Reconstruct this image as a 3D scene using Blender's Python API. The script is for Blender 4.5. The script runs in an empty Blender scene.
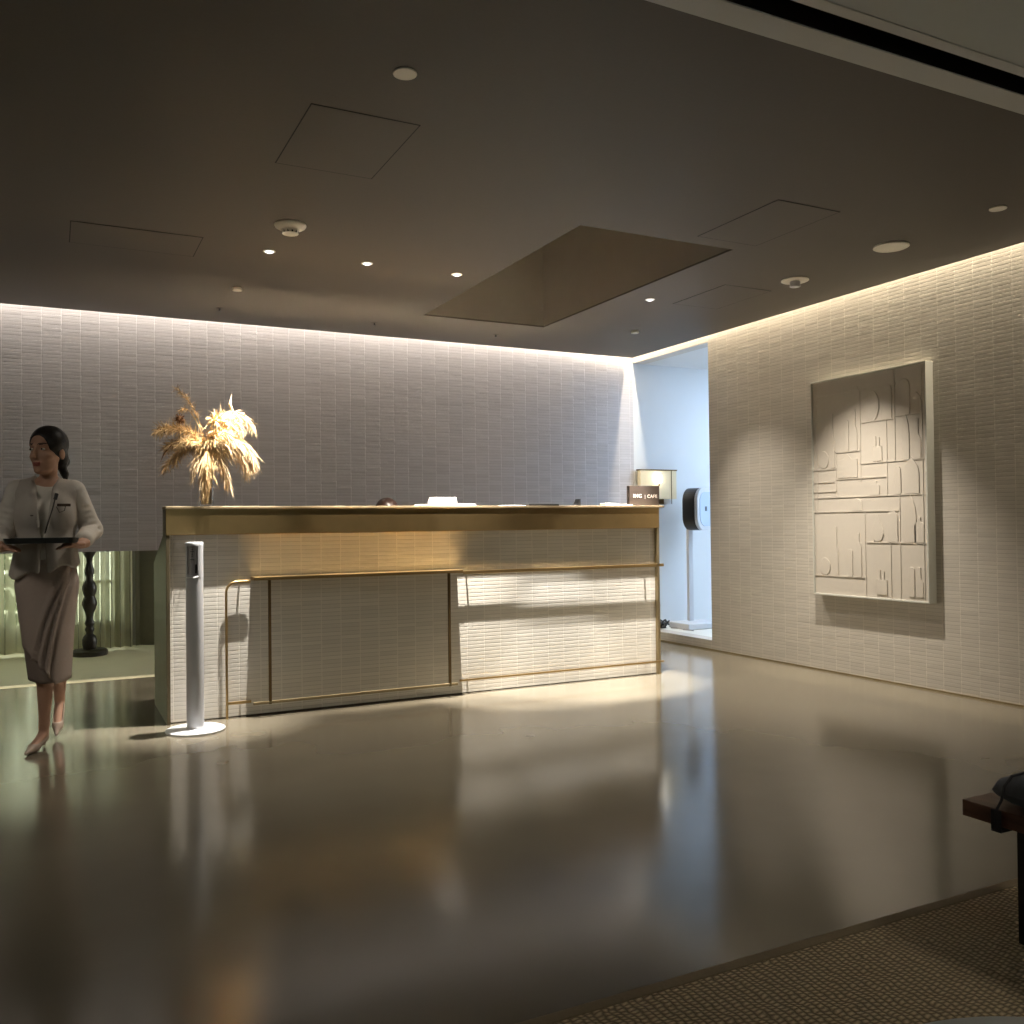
import bpy, bmesh, math, random
import numpy as np
from mathutils import Vector, Matrix
random.seed(7)
rng = np.random.default_rng(5)
sc = bpy.context.scene
COL = sc.collection
PI = math.pi

# ------------------------------------------------------------------ materials
def new_mat(name):
    m = bpy.data.materials.new(name); m.use_nodes = True
    nt = m.node_tree
    b = nt.nodes['Principled BSDF']
    return m, nt, b

def pmat(name, col, rough=0.5, metal=0.0, noise=0.0, nscale=20.0, bump=0.0, emis=None, estr=0.0, trans=0.0, spec=0.5, subs=0.0, coat=0.0):
    m, nt, b = new_mat(name)
    b.inputs['Base Color'].default_value = (*col, 1)
    b.inputs['Roughness'].default_value = rough
    b.inputs['Metallic'].default_value = metal
    b.inputs['Specular IOR Level'].default_value = spec
    b.inputs['Transmission Weight'].default_value = trans
    b.inputs['Coat Weight'].default_value = coat
    if emis:
        b.inputs['Emission Color'].default_value = (*emis, 1)
        b.inputs['Emission Strength'].default_value = estr
    if noise or bump:
        tc = nt.nodes.new('ShaderNodeTexCoord')
        n = nt.nodes.new('ShaderNodeTexNoise'); n.inputs['Scale'].default_value = nscale
        n.inputs['Detail'].default_value = 4
        nt.links.new(tc.outputs['Object'], n.inputs['Vector'])
        if noise:
            mx = nt.nodes.new('ShaderNodeMix'); mx.data_type = 'RGBA'
            mx.inputs[6].default_value = (*[c * (1 - noise) for c in col], 1)
            mx.inputs[7].default_value = (*[min(1, c * (1 + noise)) for c in col], 1)
            nt.links.new(n.outputs['Fac'], mx.inputs[0]); nt.links.new(mx.outputs[2], b.inputs['Base Color'])
        if bump:
            bp = nt.nodes.new('ShaderNodeBump'); bp.inputs['Strength'].default_value = 1
            bp.inputs['Distance'].default_value = bump
            nt.links.new(n.outputs['Fac'], bp.inputs['Height']); nt.links.new(bp.outputs['Normal'], b.inputs['Normal'])
    return m

def math_node(nt, op, a, b=None, c=None):
    n = nt.nodes.new('ShaderNodeMath'); n.operation = op
    for i, v in enumerate((a, b, c)):
        if v is None: continue
        if isinstance(v, (int, float)): n.inputs[i].default_value = v
        else: nt.links.new(v, n.inputs[i])
    return n.outputs[0]

def tile_mat(name, axis, tw, th, base, rough=0.22, tilt=0.0012, off=0.0, wav=0.002):
    """stacked glazed finger tiles: slightly pillowed, each a little out of plane"""
    m, nt, b = new_mat(name)
    tc = nt.nodes.new('ShaderNodeTexCoord')
    sp = nt.nodes.new('ShaderNodeSeparateXYZ'); nt.links.new(tc.outputs['Object'], sp.inputs[0])
    u = math_node(nt, 'DIVIDE', math_node(nt, 'ADD', sp.outputs[axis], off), tw)
    v = math_node(nt, 'DIVIDE', sp.outputs[2], th)
    fu = math_node(nt, 'FRACT', u); fv = math_node(nt, 'FRACT', v)
    iu = math_node(nt, 'FLOOR', u); iv = math_node(nt, 'FLOOR', v)
    cb = nt.nodes.new('ShaderNodeCombineXYZ'); nt.links.new(iu, cb.inputs[0]); nt.links.new(iv, cb.inputs[1])
    wn = nt.nodes.new('ShaderNodeTexWhiteNoise'); wn.noise_dimensions = '3D'; nt.links.new(cb.outputs[0], wn.inputs['Vector'])
    s3 = nt.nodes.new('ShaderNodeSeparateColor'); nt.links.new(wn.outputs['Color'], s3.inputs[0])
    # distance to tile borders
    du = math_node(nt, 'MINIMUM', fu, math_node(nt, 'SUBTRACT', 1.0, fu))
    dv = math_node(nt, 'MINIMUM', fv, math_node(nt, 'SUBTRACT', 1.0, fv))
    mu = math_node(nt, 'LESS_THAN', du, 0.022)      # wide upright joints, paled to paint light caught on tile edges
    mv = math_node(nt, 'LESS_THAN', dv, 0.07)  # row joints, darkened to paint the shadow lines between tiles
    # height: pillow across the row + random tilt
    pil = math_node(nt, 'MULTIPLY', math_node(nt, 'MINIMUM', math_node(nt, 'MULTIPLY', dv, 6.0), 1.0), 0.0007)
    pilu = math_node(nt, 'MULTIPLY', math_node(nt, 'MINIMUM', math_node(nt, 'MULTIPLY', du, 22.0), 1.0), 0.0007)
    t1 = math_node(nt, 'MULTIPLY', math_node(nt, 'MULTIPLY', math_node(nt, 'SUBTRACT', s3.outputs[0], 0.5), fv), tilt)
    t2 = math_node(nt, 'MULTIPLY', math_node(nt, 'MULTIPLY', math_node(nt, 'SUBTRACT', s3.outputs[1], 0.5), fu), tilt * 2)
    h = math_node(nt, 'ADD', math_node(nt, 'ADD', pil, pilu), math_node(nt, 'ADD', t1, t2))
    nz = nt.nodes.new('ShaderNodeTexNoise'); nz.inputs['Scale'].default_value = 9
    nt.links.new(tc.outputs['Object'], nz.inputs['Vector'])
    h = math_node(nt, 'ADD', h, math_node(nt, 'MULTIPLY', nz.outputs['Fac'], wav))
    bp = nt.nodes.new('ShaderNodeBump'); bp.inputs['Distance'].default_value = 1.0; bp.inputs['Strength'].default_value = 0.6
    nt.links.new(h, bp.inputs['Height']); nt.links.new(bp.outputs['Normal'], b.inputs['Normal'])
    # colour
    mx = nt.nodes.new('ShaderNodeMix'); mx.data_type = 'RGBA'
    mx.inputs[6].default_value = (*[c * 0.94 for c in base], 1); mx.inputs[7].default_value = (*[min(1, c * 1.05) for c in base], 1)
    nt.links.new(s3.outputs[2], mx.inputs[0])
    m2 = nt.nodes.new('ShaderNodeMix'); m2.data_type = 'RGBA'
    nt.links.new(mv, m2.inputs[0]); nt.links.new(mx.outputs[2], m2.inputs[6]); m2.inputs[7].default_value = (*[c * 0.76 for c in base], 1)
    m3 = nt.nodes.new('ShaderNodeMix'); m3.data_type = 'RGBA'
    nt.links.new(mu, m3.inputs[0]); nt.links.new(m2.outputs[2], m3.inputs[6]); m3.inputs[7].default_value = (*[min(1, c * 1.12) for c in base], 1)
    nt.links.new(m3.outputs[2], b.inputs['Base Color'])
    rg = math_node(nt, 'ADD', math_node(nt, 'MULTIPLY', math_node(nt, 'MAXIMUM', mu, mv), 0.4), rough)
    nt.links.new(rg, b.inputs['Roughness'])
    b.inputs['Specular IOR Level'].default_value = 0.5
    return m

def floor_mat():
    m, nt, b = new_mat('polished_concrete')
    tc = nt.nodes.new('ShaderNodeTexCoord')
    n1 = nt.nodes.new('ShaderNodeTexNoise'); n1.inputs['Scale'].default_value = 1.1; n1.inputs['Detail'].default_value = 3
    n2 = nt.nodes.new('ShaderNodeTexNoise'); n2.inputs['Scale'].default_value = 28; n2.inputs['Detail'].default_value = 3
    for n in (n1, n2): nt.links.new(tc.outputs['Object'], n.inputs['Vector'])
    f = math_node(nt, 'ADD', math_node(nt, 'MULTIPLY', n1.outputs['Fac'], 1.0), math_node(nt, 'MULTIPLY', n2.outputs['Fac'], 0.0))
    r = nt.nodes.new('ShaderNodeValToRGB')
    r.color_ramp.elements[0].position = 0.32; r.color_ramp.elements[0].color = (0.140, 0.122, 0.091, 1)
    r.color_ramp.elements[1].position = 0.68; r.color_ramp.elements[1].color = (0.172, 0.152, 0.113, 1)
    nt.links.new(f, r.inputs[0]); nt.links.new(r.outputs[0], b.inputs['Base Color'])
    rr = math_node(nt, 'ADD', math_node(nt, 'MULTIPLY', n1.outputs['Fac'], 0.10), 0.10)
    nt.links.new(rr, b.inputs['Roughness'])
    b.inputs['Specular IOR Level'].default_value = 0.48
    return m

def rug_mat():
    m, nt, b = new_mat('sisal_weave')
    tc = nt.nodes.new('ShaderNodeTexCoord')
    sp = nt.nodes.new('ShaderNodeSeparateXYZ'); nt.links.new(tc.outputs['Object'], sp.inputs[0])
    nz = nt.nodes.new('ShaderNodeTexNoise'); nz.inputs['Scale'].default_value = 22; nt.links.new(tc.outputs['Object'], nz.inputs['Vector'])
    w = math_node(nt, 'MULTIPLY', nz.outputs['Fac'], 1.6)
    u = math_node(nt, 'ADD', math_node(nt, 'DIVIDE', sp.outputs[0], 0.020), w)
    iu = math_node(nt, 'FLOOR', u)
    v = math_node(nt, 'ADD', math_node(nt, 'DIVIDE', sp.outputs[1], 0.0135), math_node(nt, 'MULTIPLY', math_node(nt, 'MODULO', iu, 2.0), 0.5))
    v = math_node(nt, 'ADD', v, w)
    hu = math_node(nt, 'SINE', math_node(nt, 'MULTIPLY', math_node(nt, 'FRACT', u), PI))
    hv = math_node(nt, 'SINE', math_node(nt, 'MULTIPLY', math_node(nt, 'FRACT', v), PI))
    h = math_node(nt, 'MULTIPLY', hu, hv)
    n2 = nt.nodes.new('ShaderNodeTexNoise'); n2.inputs['Scale'].default_value = 260; nt.links.new(tc.outputs['Object'], n2.inputs['Vector'])
    h2 = math_node(nt, 'ADD', math_node(nt, 'MULTIPLY', h, 0.8), math_node(nt, 'MULTIPLY', n2.outputs['Fac'], 0.35))
    r = nt.nodes.new('ShaderNodeValToRGB')
    r.color_ramp.elements[0].position = 0.2; r.color_ramp.elements[0].color = (0.26, 0.20, 0.12, 1)
    r.color_ramp.elements[1].position = 0.95; r.color_ramp.elements[1].color = (0.80, 0.64, 0.40, 1)
    nt.links.new(h2, r.inputs[0]); nt.links.new(r.outputs[0], b.inputs['Base Color'])
    bp = nt.nodes.new('ShaderNodeBump'); bp.inputs['Distance'].default_value = 0.008
    nt.links.new(h2, bp.inputs['Height']); nt.links.new(bp.outputs['Normal'], b.inputs['Normal'])
    b.inputs['Roughness'].default_value = 0.9
    return m

def wood_mat(name, c1, c2, rough=0.4):
    m, nt, b = new_mat(name)
    tc = nt.nodes.new('ShaderNodeTexCoord'); mp = nt.nodes.new('ShaderNodeMapping')
    mp.inputs['Scale'].default_value = (14, 1.5, 14)
    n = nt.nodes.new('ShaderNodeTexNoise'); n.inputs['Scale'].default_value = 3; n.inputs['Detail'].default_value = 6
    nt.links.new(tc.outputs['Object'], mp.inputs[0]); nt.links.new(mp.outputs[0], n.inputs['Vector'])
    r = nt.nodes.new('ShaderNodeValToRGB')
    r.color_ramp.elements[0].position = 0.3; r.color_ramp.elements[0].color = (*c1, 1)
    r.color_ramp.elements[1].position = 0.7; r.color_ramp.elements[1].color = (*c2, 1)
    nt.links.new(n.outputs['Fac'], r.inputs[0]); nt.links.new(r.outputs[0], b.inputs['Base Color'])
    b.inputs['Roughness'].default_value = rough
    return m

def sheer_mat():
    m, nt, b = new_mat('sheer_curtain')
    nt.nodes.remove(b)
    out = nt.nodes['Material Output']
    d = nt.nodes.new('ShaderNodeBsdfDiffuse'); d.inputs[0].default_value = (0.50, 0.48, 0.38, 1)
    t = nt.nodes.new('ShaderNodeBsdfTranslucent'); t.inputs[0].default_value = (0.74, 0.72, 0.58, 1)
    tr = nt.nodes.new('ShaderNodeBsdfTransparent'); tr.inputs[0].default_value = (0.93, 0.94, 0.86, 1)
    a = nt.nodes.new('ShaderNodeMixShader'); a.inputs[0].default_value = 0.45
    nt.links.new(d.outputs[0], a.inputs[1]); nt.links.new(t.outputs[0], a.inputs[2])
    c = nt.nodes.new('ShaderNodeMixShader'); c.inputs[0].default_value = 0.60
    lw = nt.nodes.new('ShaderNodeLayerWeight'); lw.inputs['Blend'].default_value = 0.5
    nt.links.new(math_node(nt, 'MULTIPLY', math_node(nt, 'POWER', math_node(nt, 'SUBTRACT', 1.0, lw.outputs['Facing']), 1.6), .85), c.inputs[0])
    nt.links.new(a.outputs[0], c.inputs[1]); nt.links.new(tr.outputs[0], c.inputs[2])
    nt.links.new(c.outputs[0], out.inputs['Surface'])
    return m

M = {}
M['tile_back'] = tile_mat('glazed_tile_wall', 0, 0.1285, 0.0245, (0.535, 0.52, 0.55), 0.20, 0.0010, off=0.319)  # lavender tint paints the cool light into the tile colour
M['tile_right'] = tile_mat('glazed_tile_side_wall', 1, 0.1285, 0.0245, (0.56, 0.52, 0.46), 0.30, 0.0010)
M['tile_desk'] = tile_mat('glazed_tile_desk', 0, 0.123, 0.0245, (0.70, 0.67, 0.61), 0.30, 0.0003, wav=0.0006)
M['floor'] = floor_mat()
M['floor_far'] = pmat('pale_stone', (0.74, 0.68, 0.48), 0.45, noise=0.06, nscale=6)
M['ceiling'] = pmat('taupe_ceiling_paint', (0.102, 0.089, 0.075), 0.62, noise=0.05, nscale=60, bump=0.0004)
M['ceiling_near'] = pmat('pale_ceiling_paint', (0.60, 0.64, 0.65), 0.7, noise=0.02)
M['trimw'] = pmat('grey_trim_paint', (0.62, 0.63, 0.63), 0.5, noise=0.02)
M['slot'] = pmat('black_slot', (0.01, 0.01, 0.01), 0.8, noise=0.1)
M['recess'] = pmat('bronze_recess_lining', (0.30, 0.27, 0.235), 0.40, metal=0.15, noise=0.06, nscale=8)
M['white'] = pmat('white_plaster', (0.72, 0.74, 0.76), 0.55, noise=0.02, nscale=3)
M['wall_dim'] = pmat('grey_plaster', (0.30, 0.29, 0.27), 0.7, noise=0.04, nscale=3)
M['platform'] = pmat('cream_platform', (0.80, 0.79, 0.72), 0.35, noise=0.02, nscale=5)
M['brass'] = pmat('brushed_brass', (0.44, 0.31, 0.145), 0.33, metal=1.0, noise=0.14, nscale=9, bump=0.0002)
M['brass_dark'] = pmat('aged_brass', (0.36, 0.29, 0.17), 0.42, metal=0.9, noise=0.12, nscale=6)
M['bronze'] = pmat('dark_bronze', (0.16, 0.105, 0.045), 0.45, metal=0.85, noise=0.1, nscale=12)
M['counter'] = pmat('satin_brass_ledge', (0.36, 0.28, 0.17), 0.6, metal=0.7, noise=0.1, nscale=9)
M['end'] = pmat('dark_bronze_panel', (0.13, 0.105, 0.06), 0.5, metal=0.5, noise=0.12, nscale=5)
M['plinth'] = pmat('plinth_bronze', (0.12, 0.09, 0.06), 0.5, noise=0.1)
M['worktop'] = pmat('polished_brass_worktop', (0.90, 0.82, 0.66), 0.19, metal=1.0)
M['inner'] = pmat('dark_inner_panel', (0.12, 0.10, 0.08), 0.4, noise=0.1)
M['plastic'] = pmat('white_plastic', (0.62, 0.63, 0.66), 0.35, noise=0.01)
M['plastic_grey'] = pmat('grey_plastic', (0.42, 0.41, 0.43), 0.4, noise=0.02)
M['aluminium'] = pmat('satin_aluminium', (0.60, 0.61, 0.64), 0.42, metal=0.25, noise=0.02)
M['dark'] = pmat('black_plastic', (0.018, 0.018, 0.02), 0.4, noise=0.1)
M['paper'] = pmat('white_paper', (0.85, 0.84, 0.82), 0.7, noise=0.01)
M['paper_pink'] = pmat('pink_paper', (0.85, 0.62, 0.55), 0.7, noise=0.02)
M['sign'] = pmat('dark_brown_sign', (0.050, 0.038, 0.032), 0.45, noise=0.08)
M['letter'] = pmat('sign_lettering', (0.80, 0.74, 0.70), 0.5, noise=0.01)
M['plate'] = pmat('offwhite_plate', (0.88, 0.84, 0.75), 0.5, noise=0.02)
M['lens'] = pmat('lamp_lens', (0.9, 0.9, 0.9), 0.4, emis=(0.92, 0.96, 1.0), estr=1.3)
M['lens_warm'] = pmat('warm_lamp_lens', (0.9, 0.9, 0.9), 0.4, emis=(1.0, 0.9, 0.74), estr=3.0)
M['led'] = pmat('led_strip', (0.9, 0.9, 0.9), 0.4, emis=(1.0, 0.86, 0.64), estr=2.0)
M['bulb'] = pmat('lit_bulb', (1, 1, 1), 0.4, emis=(1.0, 0.93, 0.80), estr=9.0)
M['shade'] = pmat('cream_lamp_shade', (0.72, 0.62, 0.42), 0.7, noise=0.05, nscale=12, emis=(1.0, 0.82, 0.5), estr=0.10)
M['relief'] = pmat('cast_plaster_relief', (0.60, 0.55, 0.48), 0.75, noise=0.03, nscale=40, bump=0.0005)
M['frame'] = pmat('pale_frame', (0.55, 0.55, 0.50), 0.55, noise=0.03)
M['rug'] = rug_mat()
M['rug_edge'] = pmat('rug_binding', (0.24, 0.185, 0.11), 0.85, noise=0.15, nscale=120, bump=0.001)
M['wood'] = wood_mat('dark_walnut', (0.075, 0.032, 0.020), (0.17, 0.08, 0.05))
M['wood_black'] = wood_mat('ebonised_wood', (0.012, 0.009, 0.007), (0.03, 0.022, 0.016), 0.3)
M['cushion'] = pmat('blue_grey_fabric', (0.115, 0.125, 0.15), 0.9, noise=0.15, nscale=150, bump=0.0008)
M['strap'] = pmat('black_strap', (0.015, 0.015, 0.02), 0.7, noise=0.1)
M['marble'] = pmat('white_table_top', (0.75, 0.76, 0.78), 0.25, noise=0.03, nscale=4)
M['sheer'] = sheer_mat()
M['curtain_heavy'] = pmat('heavy_curtain', (0.20, 0.19, 0.14), 0.9, noise=0.08, nscale=30)
M['skin'] = pmat('skin', (0.50, 0.29, 0.20), 0.55, noise=0.04, nscale=25)
M['lip'] = pmat('lip', (0.30, 0.09, 0.07), 0.45, noise=0.03)
M['brow'] = pmat('brow', (0.07, 0.04, 0.03), 0.8, noise=0.1)
M['hair'] = pmat('black_hair', (0.010, 0.008, 0.008), 0.42, noise=0.2, nscale=40, bump=0.002)
M['hair_brown'] = pmat('dark_brown_hair', (0.035, 0.015, 0.010), 0.38, noise=0.3, nscale=60, bump=0.002)
M['eye_white'] = pmat('eye_white', (0.6, 0.57, 0.54), 0.3, noise=0.01)
M['eye_dark'] = pmat('iris', (0.012, 0.008, 0.006), 0.2, noise=0.1)
M['jacket'] = pmat('pale_grey_jacket', (0.46, 0.42, 0.38), 0.8, noise=0.05, nscale=90, bump=0.0006)
M['blouse'] = pmat('ivory_blouse', (0.66, 0.62, 0.56), 0.6, noise=0.03)
M['sleeve'] = pmat('cream_sleeve', (0.60, 0.56, 0.51), 0.7, noise=0.04, nscale=30, bump=0.002)
M['skirt'] = pmat('taupe_skirt', (0.40, 0.325, 0.285), 0.85, noise=0.06, nscale=80, bump=0.0006)
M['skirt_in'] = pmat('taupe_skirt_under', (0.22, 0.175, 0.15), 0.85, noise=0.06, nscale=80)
M['shoe'] = pmat('beige_shoe', (0.40, 0.31, 0.25), 0.35, noise=0.03)
M['tray'] = pmat('black_tray', (0.012, 0.014, 0.014), 0.3, noise=0.1)
M['badge'] = pmat('brown_badge', (0.05, 0.025, 0.015), 0.4, noise=0.1)
M['cord'] = pmat('dark_cord', (0.04, 0.03, 0.025), 0.5, noise=0.1)
M['straw_white'] = pmat('bleached_straw', (0.62, 0.47, 0.29), 0.75, noise=0.12, nscale=60)
M['straw_gold'] = pmat('golden_straw', (0.72, 0.52, 0.27), 0.8, noise=0.25, nscale=60)
M['straw_brown'] = pmat('brown_straw', (0.52, 0.36, 0.19), 0.8, noise=0.3, nscale=60)
M['seed'] = pmat('seed_head', (0.20, 0.09, 0.03), 0.8, noise=0.3, nscale=80, bump=0.002)
M['petal'] = pmat('dry_petal', (0.72, 0.50, 0.24), 0.7, noise=0.25, nscale=60)
def glass_mat(name, col, rough=0.02):
    m, nt, b = new_mat(name)
    b.inputs['Base Color'].default_value = (*col, 1); b.inputs['Roughness'].default_value = rough
    b.inputs['Transmission Weight'].default_value = 1.0; b.inputs['IOR'].default_value = 1.45
    return m
M['glass'] = glass_mat('clear_glass', (0.96, 0.97, 0.97))
def pane_mat():
    m, nt, b = new_mat('window_pane'); nt.nodes.remove(b)
    g = nt.nodes.new('ShaderNodeBsdfGlossy'); g.inputs['Roughness'].default_value = 0.02
    t = nt.nodes.new('ShaderNodeBsdfTransparent'); t.inputs[0].default_value = (0.93, 0.97, 0.94, 1)
    x = nt.nodes.new('ShaderNodeMixShader'); x.inputs[0].default_value = 0.06
    nt.links.new(t.outputs[0], x.inputs[1]); nt.links.new(g.outputs[0], x.inputs[2])
    nt.links.new(x.outputs[0], nt.nodes['Material Output'].inputs['Surface'])
    return m
M['pane'] = pane_mat()

# ------------------------------------------------------------------ mesh helpers
class MB:
    def __init__(s): s.v = []; s.f = []; s.mi = []
    def add(s, vs, fs, mi=0):
        o = len(s.v); s.v += [tuple(v) for v in vs]
        s.f += [tuple(i + o for i in f) for f in fs]; s.mi += [mi] * len(fs)
        return s
    def box(s, x0, x1, y0, y1, z0, z1, mi=0):
        vs = [(x0, y0, z0), (x1, y0, z0), (x1, y1, z0), (x0, y1, z0), (x0, y0, z1), (x1, y0, z1), (x1, y1, z1), (x0, y1, z1)]
        return s.add(vs, [(0, 3, 2, 1), (4, 5, 6, 7), (0, 1, 5, 4), (1, 2, 6, 5), (2, 3, 7, 6), (3, 0, 4, 7)], mi)
    def prism(s, poly, axis, a, b, mi=0):
        """poly: ccw (u,v) outline, extruded along axis 'x' | 'y' | 'z'"""
        def P(u, v, w): return {'x': (w, u, v), 'y': (u, w, v), 'z': (u, v, w)}[axis]
        n = len(poly)
        vs = [P(u, v, a) for u, v in poly] + [P(u, v, b) for u, v in poly]
        fs = [tuple(range(n))[::-1], tuple(range(n, 2 * n))] + [(i, (i + 1) % n, n + (i + 1) % n, n + i) for i in range(n)]
        return s.add(vs, fs, mi)
    def lathe(s, prof, seg=24, c=(0, 0, 0), mi=0, axis=None):
        """prof: list of (r,z)"""
        vs = []; fs = []
        for r, z in prof:
            for k in range(seg):
                a = 2 * PI * k / seg; vs.append((r * math.cos(a), r * math.sin(a), z))
        n = len(prof)
        for i in range(n - 1):
            for k in range(seg):
                k2 = (k + 1) % seg
                fs.append((i * seg + k, i * seg + k2, (i + 1) * seg + k2, (i + 1) * seg + k))
        fs.append(tuple(range(seg))[::-1]); fs.append(tuple(range((n - 1) * seg, n * seg)))
        if axis is not None:
            q = Vector((0, 0, 1)).rotation_difference(Vector(axis).normalized())
            vs = [q @ Vector(v) for v in vs]
        vs = [(v[0] + c[0], v[1] + c[1], v[2] + c[2]) for v in vs]
        return s.add(vs, fs, mi)
    def tube(s, pts, r, seg=8, mi=0):
        pts = [Vector(p) for p in pts]; n = len(pts)
        rs = r if isinstance(r, (list, tuple)) else [r] * n
        vs = []; fs = []; prev = None
        for i, p in enumerate(pts):
            t = (pts[min(i + 1, n - 1)] - pts[max(i - 1, 0)]).normalized()
            if prev is None:
                a = Vector((0, 0, 1)) if abs(t.z) < 0.9 else Vector((1, 0, 0))
                u = t.cross(a).normalized()
            else:
                u = (prev - t * prev.dot(t)).normalized()
            prev = u; w = t.cross(u)
            for k in range(seg):
                a = 2 * PI * k / seg
                vs.append(p + (u * math.cos(a) + w * math.sin(a)) * rs[i])
        for i in range(n - 1):
            for k in range(seg):
                k2 = (k + 1) % seg
                fs.append((i * seg + k, i * seg + k2, (i + 1) * seg + k2, (i + 1) * seg + k))
        fs.append(tuple(range(seg))[::-1]); fs.append(tuple(range((n - 1) * seg, n * seg)))
        return s.add(vs, fs, mi)
    def mesh(s, name, mats, smooth=False):
        me = bpy.data.meshes.new(name); me.from_pydata(s.v, [], s.f)
        for m in (mats if isinstance(mats, (list, tuple)) else [mats]): me.materials.append(m)
        me.polygons.foreach_set('material_index', s.mi)
        if smooth: me.polygons.foreach_set('use_smooth', [True] * len(s.f))
        bm = bmesh.new(); bm.from_mesh(me); bmesh.ops.recalc_face_normals(bm, faces=bm.faces); bm.to_mesh(me); bm.free()
        me.update(); return me

def link(name, me, parent=None, loc=(0, 0, 0), rotz=0, bevel=0, seg=2, label=None, sharp=None):
    o = bpy.data.objects.new(name, me); COL.objects.link(o)
    o.location = loc; o.rotation_euler = (0, 0, rotz)
    if parent: o.parent = parent
    if bevel:
        b = o.modifiers.new('bevel', 'BEVEL'); b.width = bevel; b.segments = seg; b.limit_method = 'ANGLE'; b.angle_limit = math.radians(40)
    if label: o['label'] = label
    return o
def obj(name, mb, mat, parent=None, **k):
    sm = k.pop('smooth', False)
    o = link(name, mb.mesh(name, mat, sm), parent, **k)
    if sm:
        es = o.modifiers.new('edges', 'EDGE_SPLIT'); es.split_angle = math.radians(38)
    return o
def struct(name, mb, mat, parent=None, **k):
    o = obj(name, mb, mat, parent, **k)
    if parent is None: o['kind'] = 'structure'
    return o
def tag(o, label, cat, group=None):
    o['label'] = label; o['category'] = cat
    if group: o['group'] = group
    return o
def thing(name, label, cat, loc=(0, 0, 0), rotz=0, group=None):
    o = bpy.data.objects.new(name, None); COL.objects.link(o); o.empty_display_size = 0.1
    o.location = loc; o.rotation_euler = (0, 0, rotz)
    return tag(o, label, cat, group)
def dup(root, loc, label=None, group=None):
    r = root.copy(); COL.objects.link(r); r.location = loc
    if label: r['label'] = label
    if group: r['group'] = group
    for ch in list(root.children):
        c = ch.copy(); COL.objects.link(c); c.parent = r
        for g in ch.children:
            d = g.copy(); COL.objects.link(d); d.parent = c
    return r

# ------------------------------------------------------------------ room
CZ = 2.72                    # ceiling underside
XR = 5.117; YB = 7.44        # side wall plane, back wall plane
XL = -4.5; YN = -3.5
struct('floor', MB().box(XL, XR + .12, YN, 7.35, -.1, 0), M['floor'])
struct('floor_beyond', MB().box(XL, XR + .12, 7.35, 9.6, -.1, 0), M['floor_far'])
# back wall hangs clear of the floor; it runs on, plain, into the alcove
b = MB().box(XL, XR, YB, YB + .14, 0.95, 3.08)
struct('wall_back', b, M['tile_back'])
struct('wall_alcove', MB().box(XR, 8.3, YB, YB + .14, 0, 3.08), M['white'])
# right wall: solid part, low curb, lintel over the alcove opening
b = MB().box(XR, XR + .14, YN, 6.285, 0, 3.08).box(XR, XR + .14, 6.285, YB, 0, 0.088)
b.box(XR, XR + .14, 6.285, YB, 2.69, 3.08)
struct('wall_right', b, M['tile_right'])
struct('trim_base_strip', MB().box(XR - .004, XR, YN, YB, 0, 0.012), M['brass_dark'])['kind'] = 'structure'
# alcove room
struct('platform', MB().box(XR + .14, 8.3, 5.2, YB, 0, 0.088), M['platform'])
struct('ceiling_alcove', MB().box(XR + .14, 8.3, 5.2, YB, 2.69, 2.8), M['white'])
struct('wall_alcove_side', MB().box(8.3, 8.4, 5.2, YB, 0, 2.8), M['white'])
struct('wall_alcove_near', MB().box(XR + .14, 8.3, 5.1, 5.2, 0, 2.8), M['white'])
# ceiling slab with the rectangular recess
RX0, RX1, RY0, RY1 = 2.535, 3.585, 4.16, 6.47
EX, EY = 5.035, 7.325
b = MB()
b.box(XL, RX0, 2.27, EY, CZ, CZ + .012).box(RX1, EX, 2.27, EY, CZ, CZ + .012)
b.box(RX0, RX1, 2.27, RY0, CZ, CZ + .012).box(RX0, RX1, RY1, EY, CZ, CZ + .012)
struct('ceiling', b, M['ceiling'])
b = MB()
t = .03
b.box(RX0 - t, RX0, RY0 - t, RY1 + t, CZ + .012, 3.75).box(RX1, RX1 + t, RY0 - t, RY1 + t, CZ + .012, 3.75)
b.box(RX0, RX1, RY0 - t, RY0, CZ + .012, 3.75).box(RX0, RX1, RY1, RY1 + t, CZ + .012, 3.75)
b.box(RX0 - t, RX1 + t, RY0 - t, RY1 + t, 3.75, 3.8)
struct('ceiling_recess', b, M['recess'])
# nearer, paler ceiling beyond the trim and the dark slot
struct('trim_1', MB().box(XL, EX, 2.165, 2.27, CZ - .004, CZ + .08), M['trimw'], bevel=.003)
struct('trim_2', MB().box(XL, EX, 2.08, 2.165, CZ + .10, CZ + .14).box(XL, EX, 2.075, 2.08, CZ, CZ + .12).box(XL, EX, 2.161, 2.165, CZ, CZ + .12), M['slot'])
struct('trim_3', MB().box(XL, EX, 2.03, 2.075, CZ - .003, CZ + .08), M['trimw'], bevel=.002)
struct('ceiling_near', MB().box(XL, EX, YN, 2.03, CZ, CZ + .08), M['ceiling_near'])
# structural soffit above everything (closes the cove and the room behind the wall)
b = MB().box(XL, RX0 - t, YN, 9.7, 3.06, 3.12).box(RX1 + t, XR + .14, YN, 9.7, 3.06, 3.12)
b.box(RX0 - t, RX1 + t, YN, RY0 - t, 3.06, 3.12).box(RX0 - t, RX1 + t, RY1 + t, 9.7, 3.06, 3.12)
struct('ceiling_soffit', b, M['white'])
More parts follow.
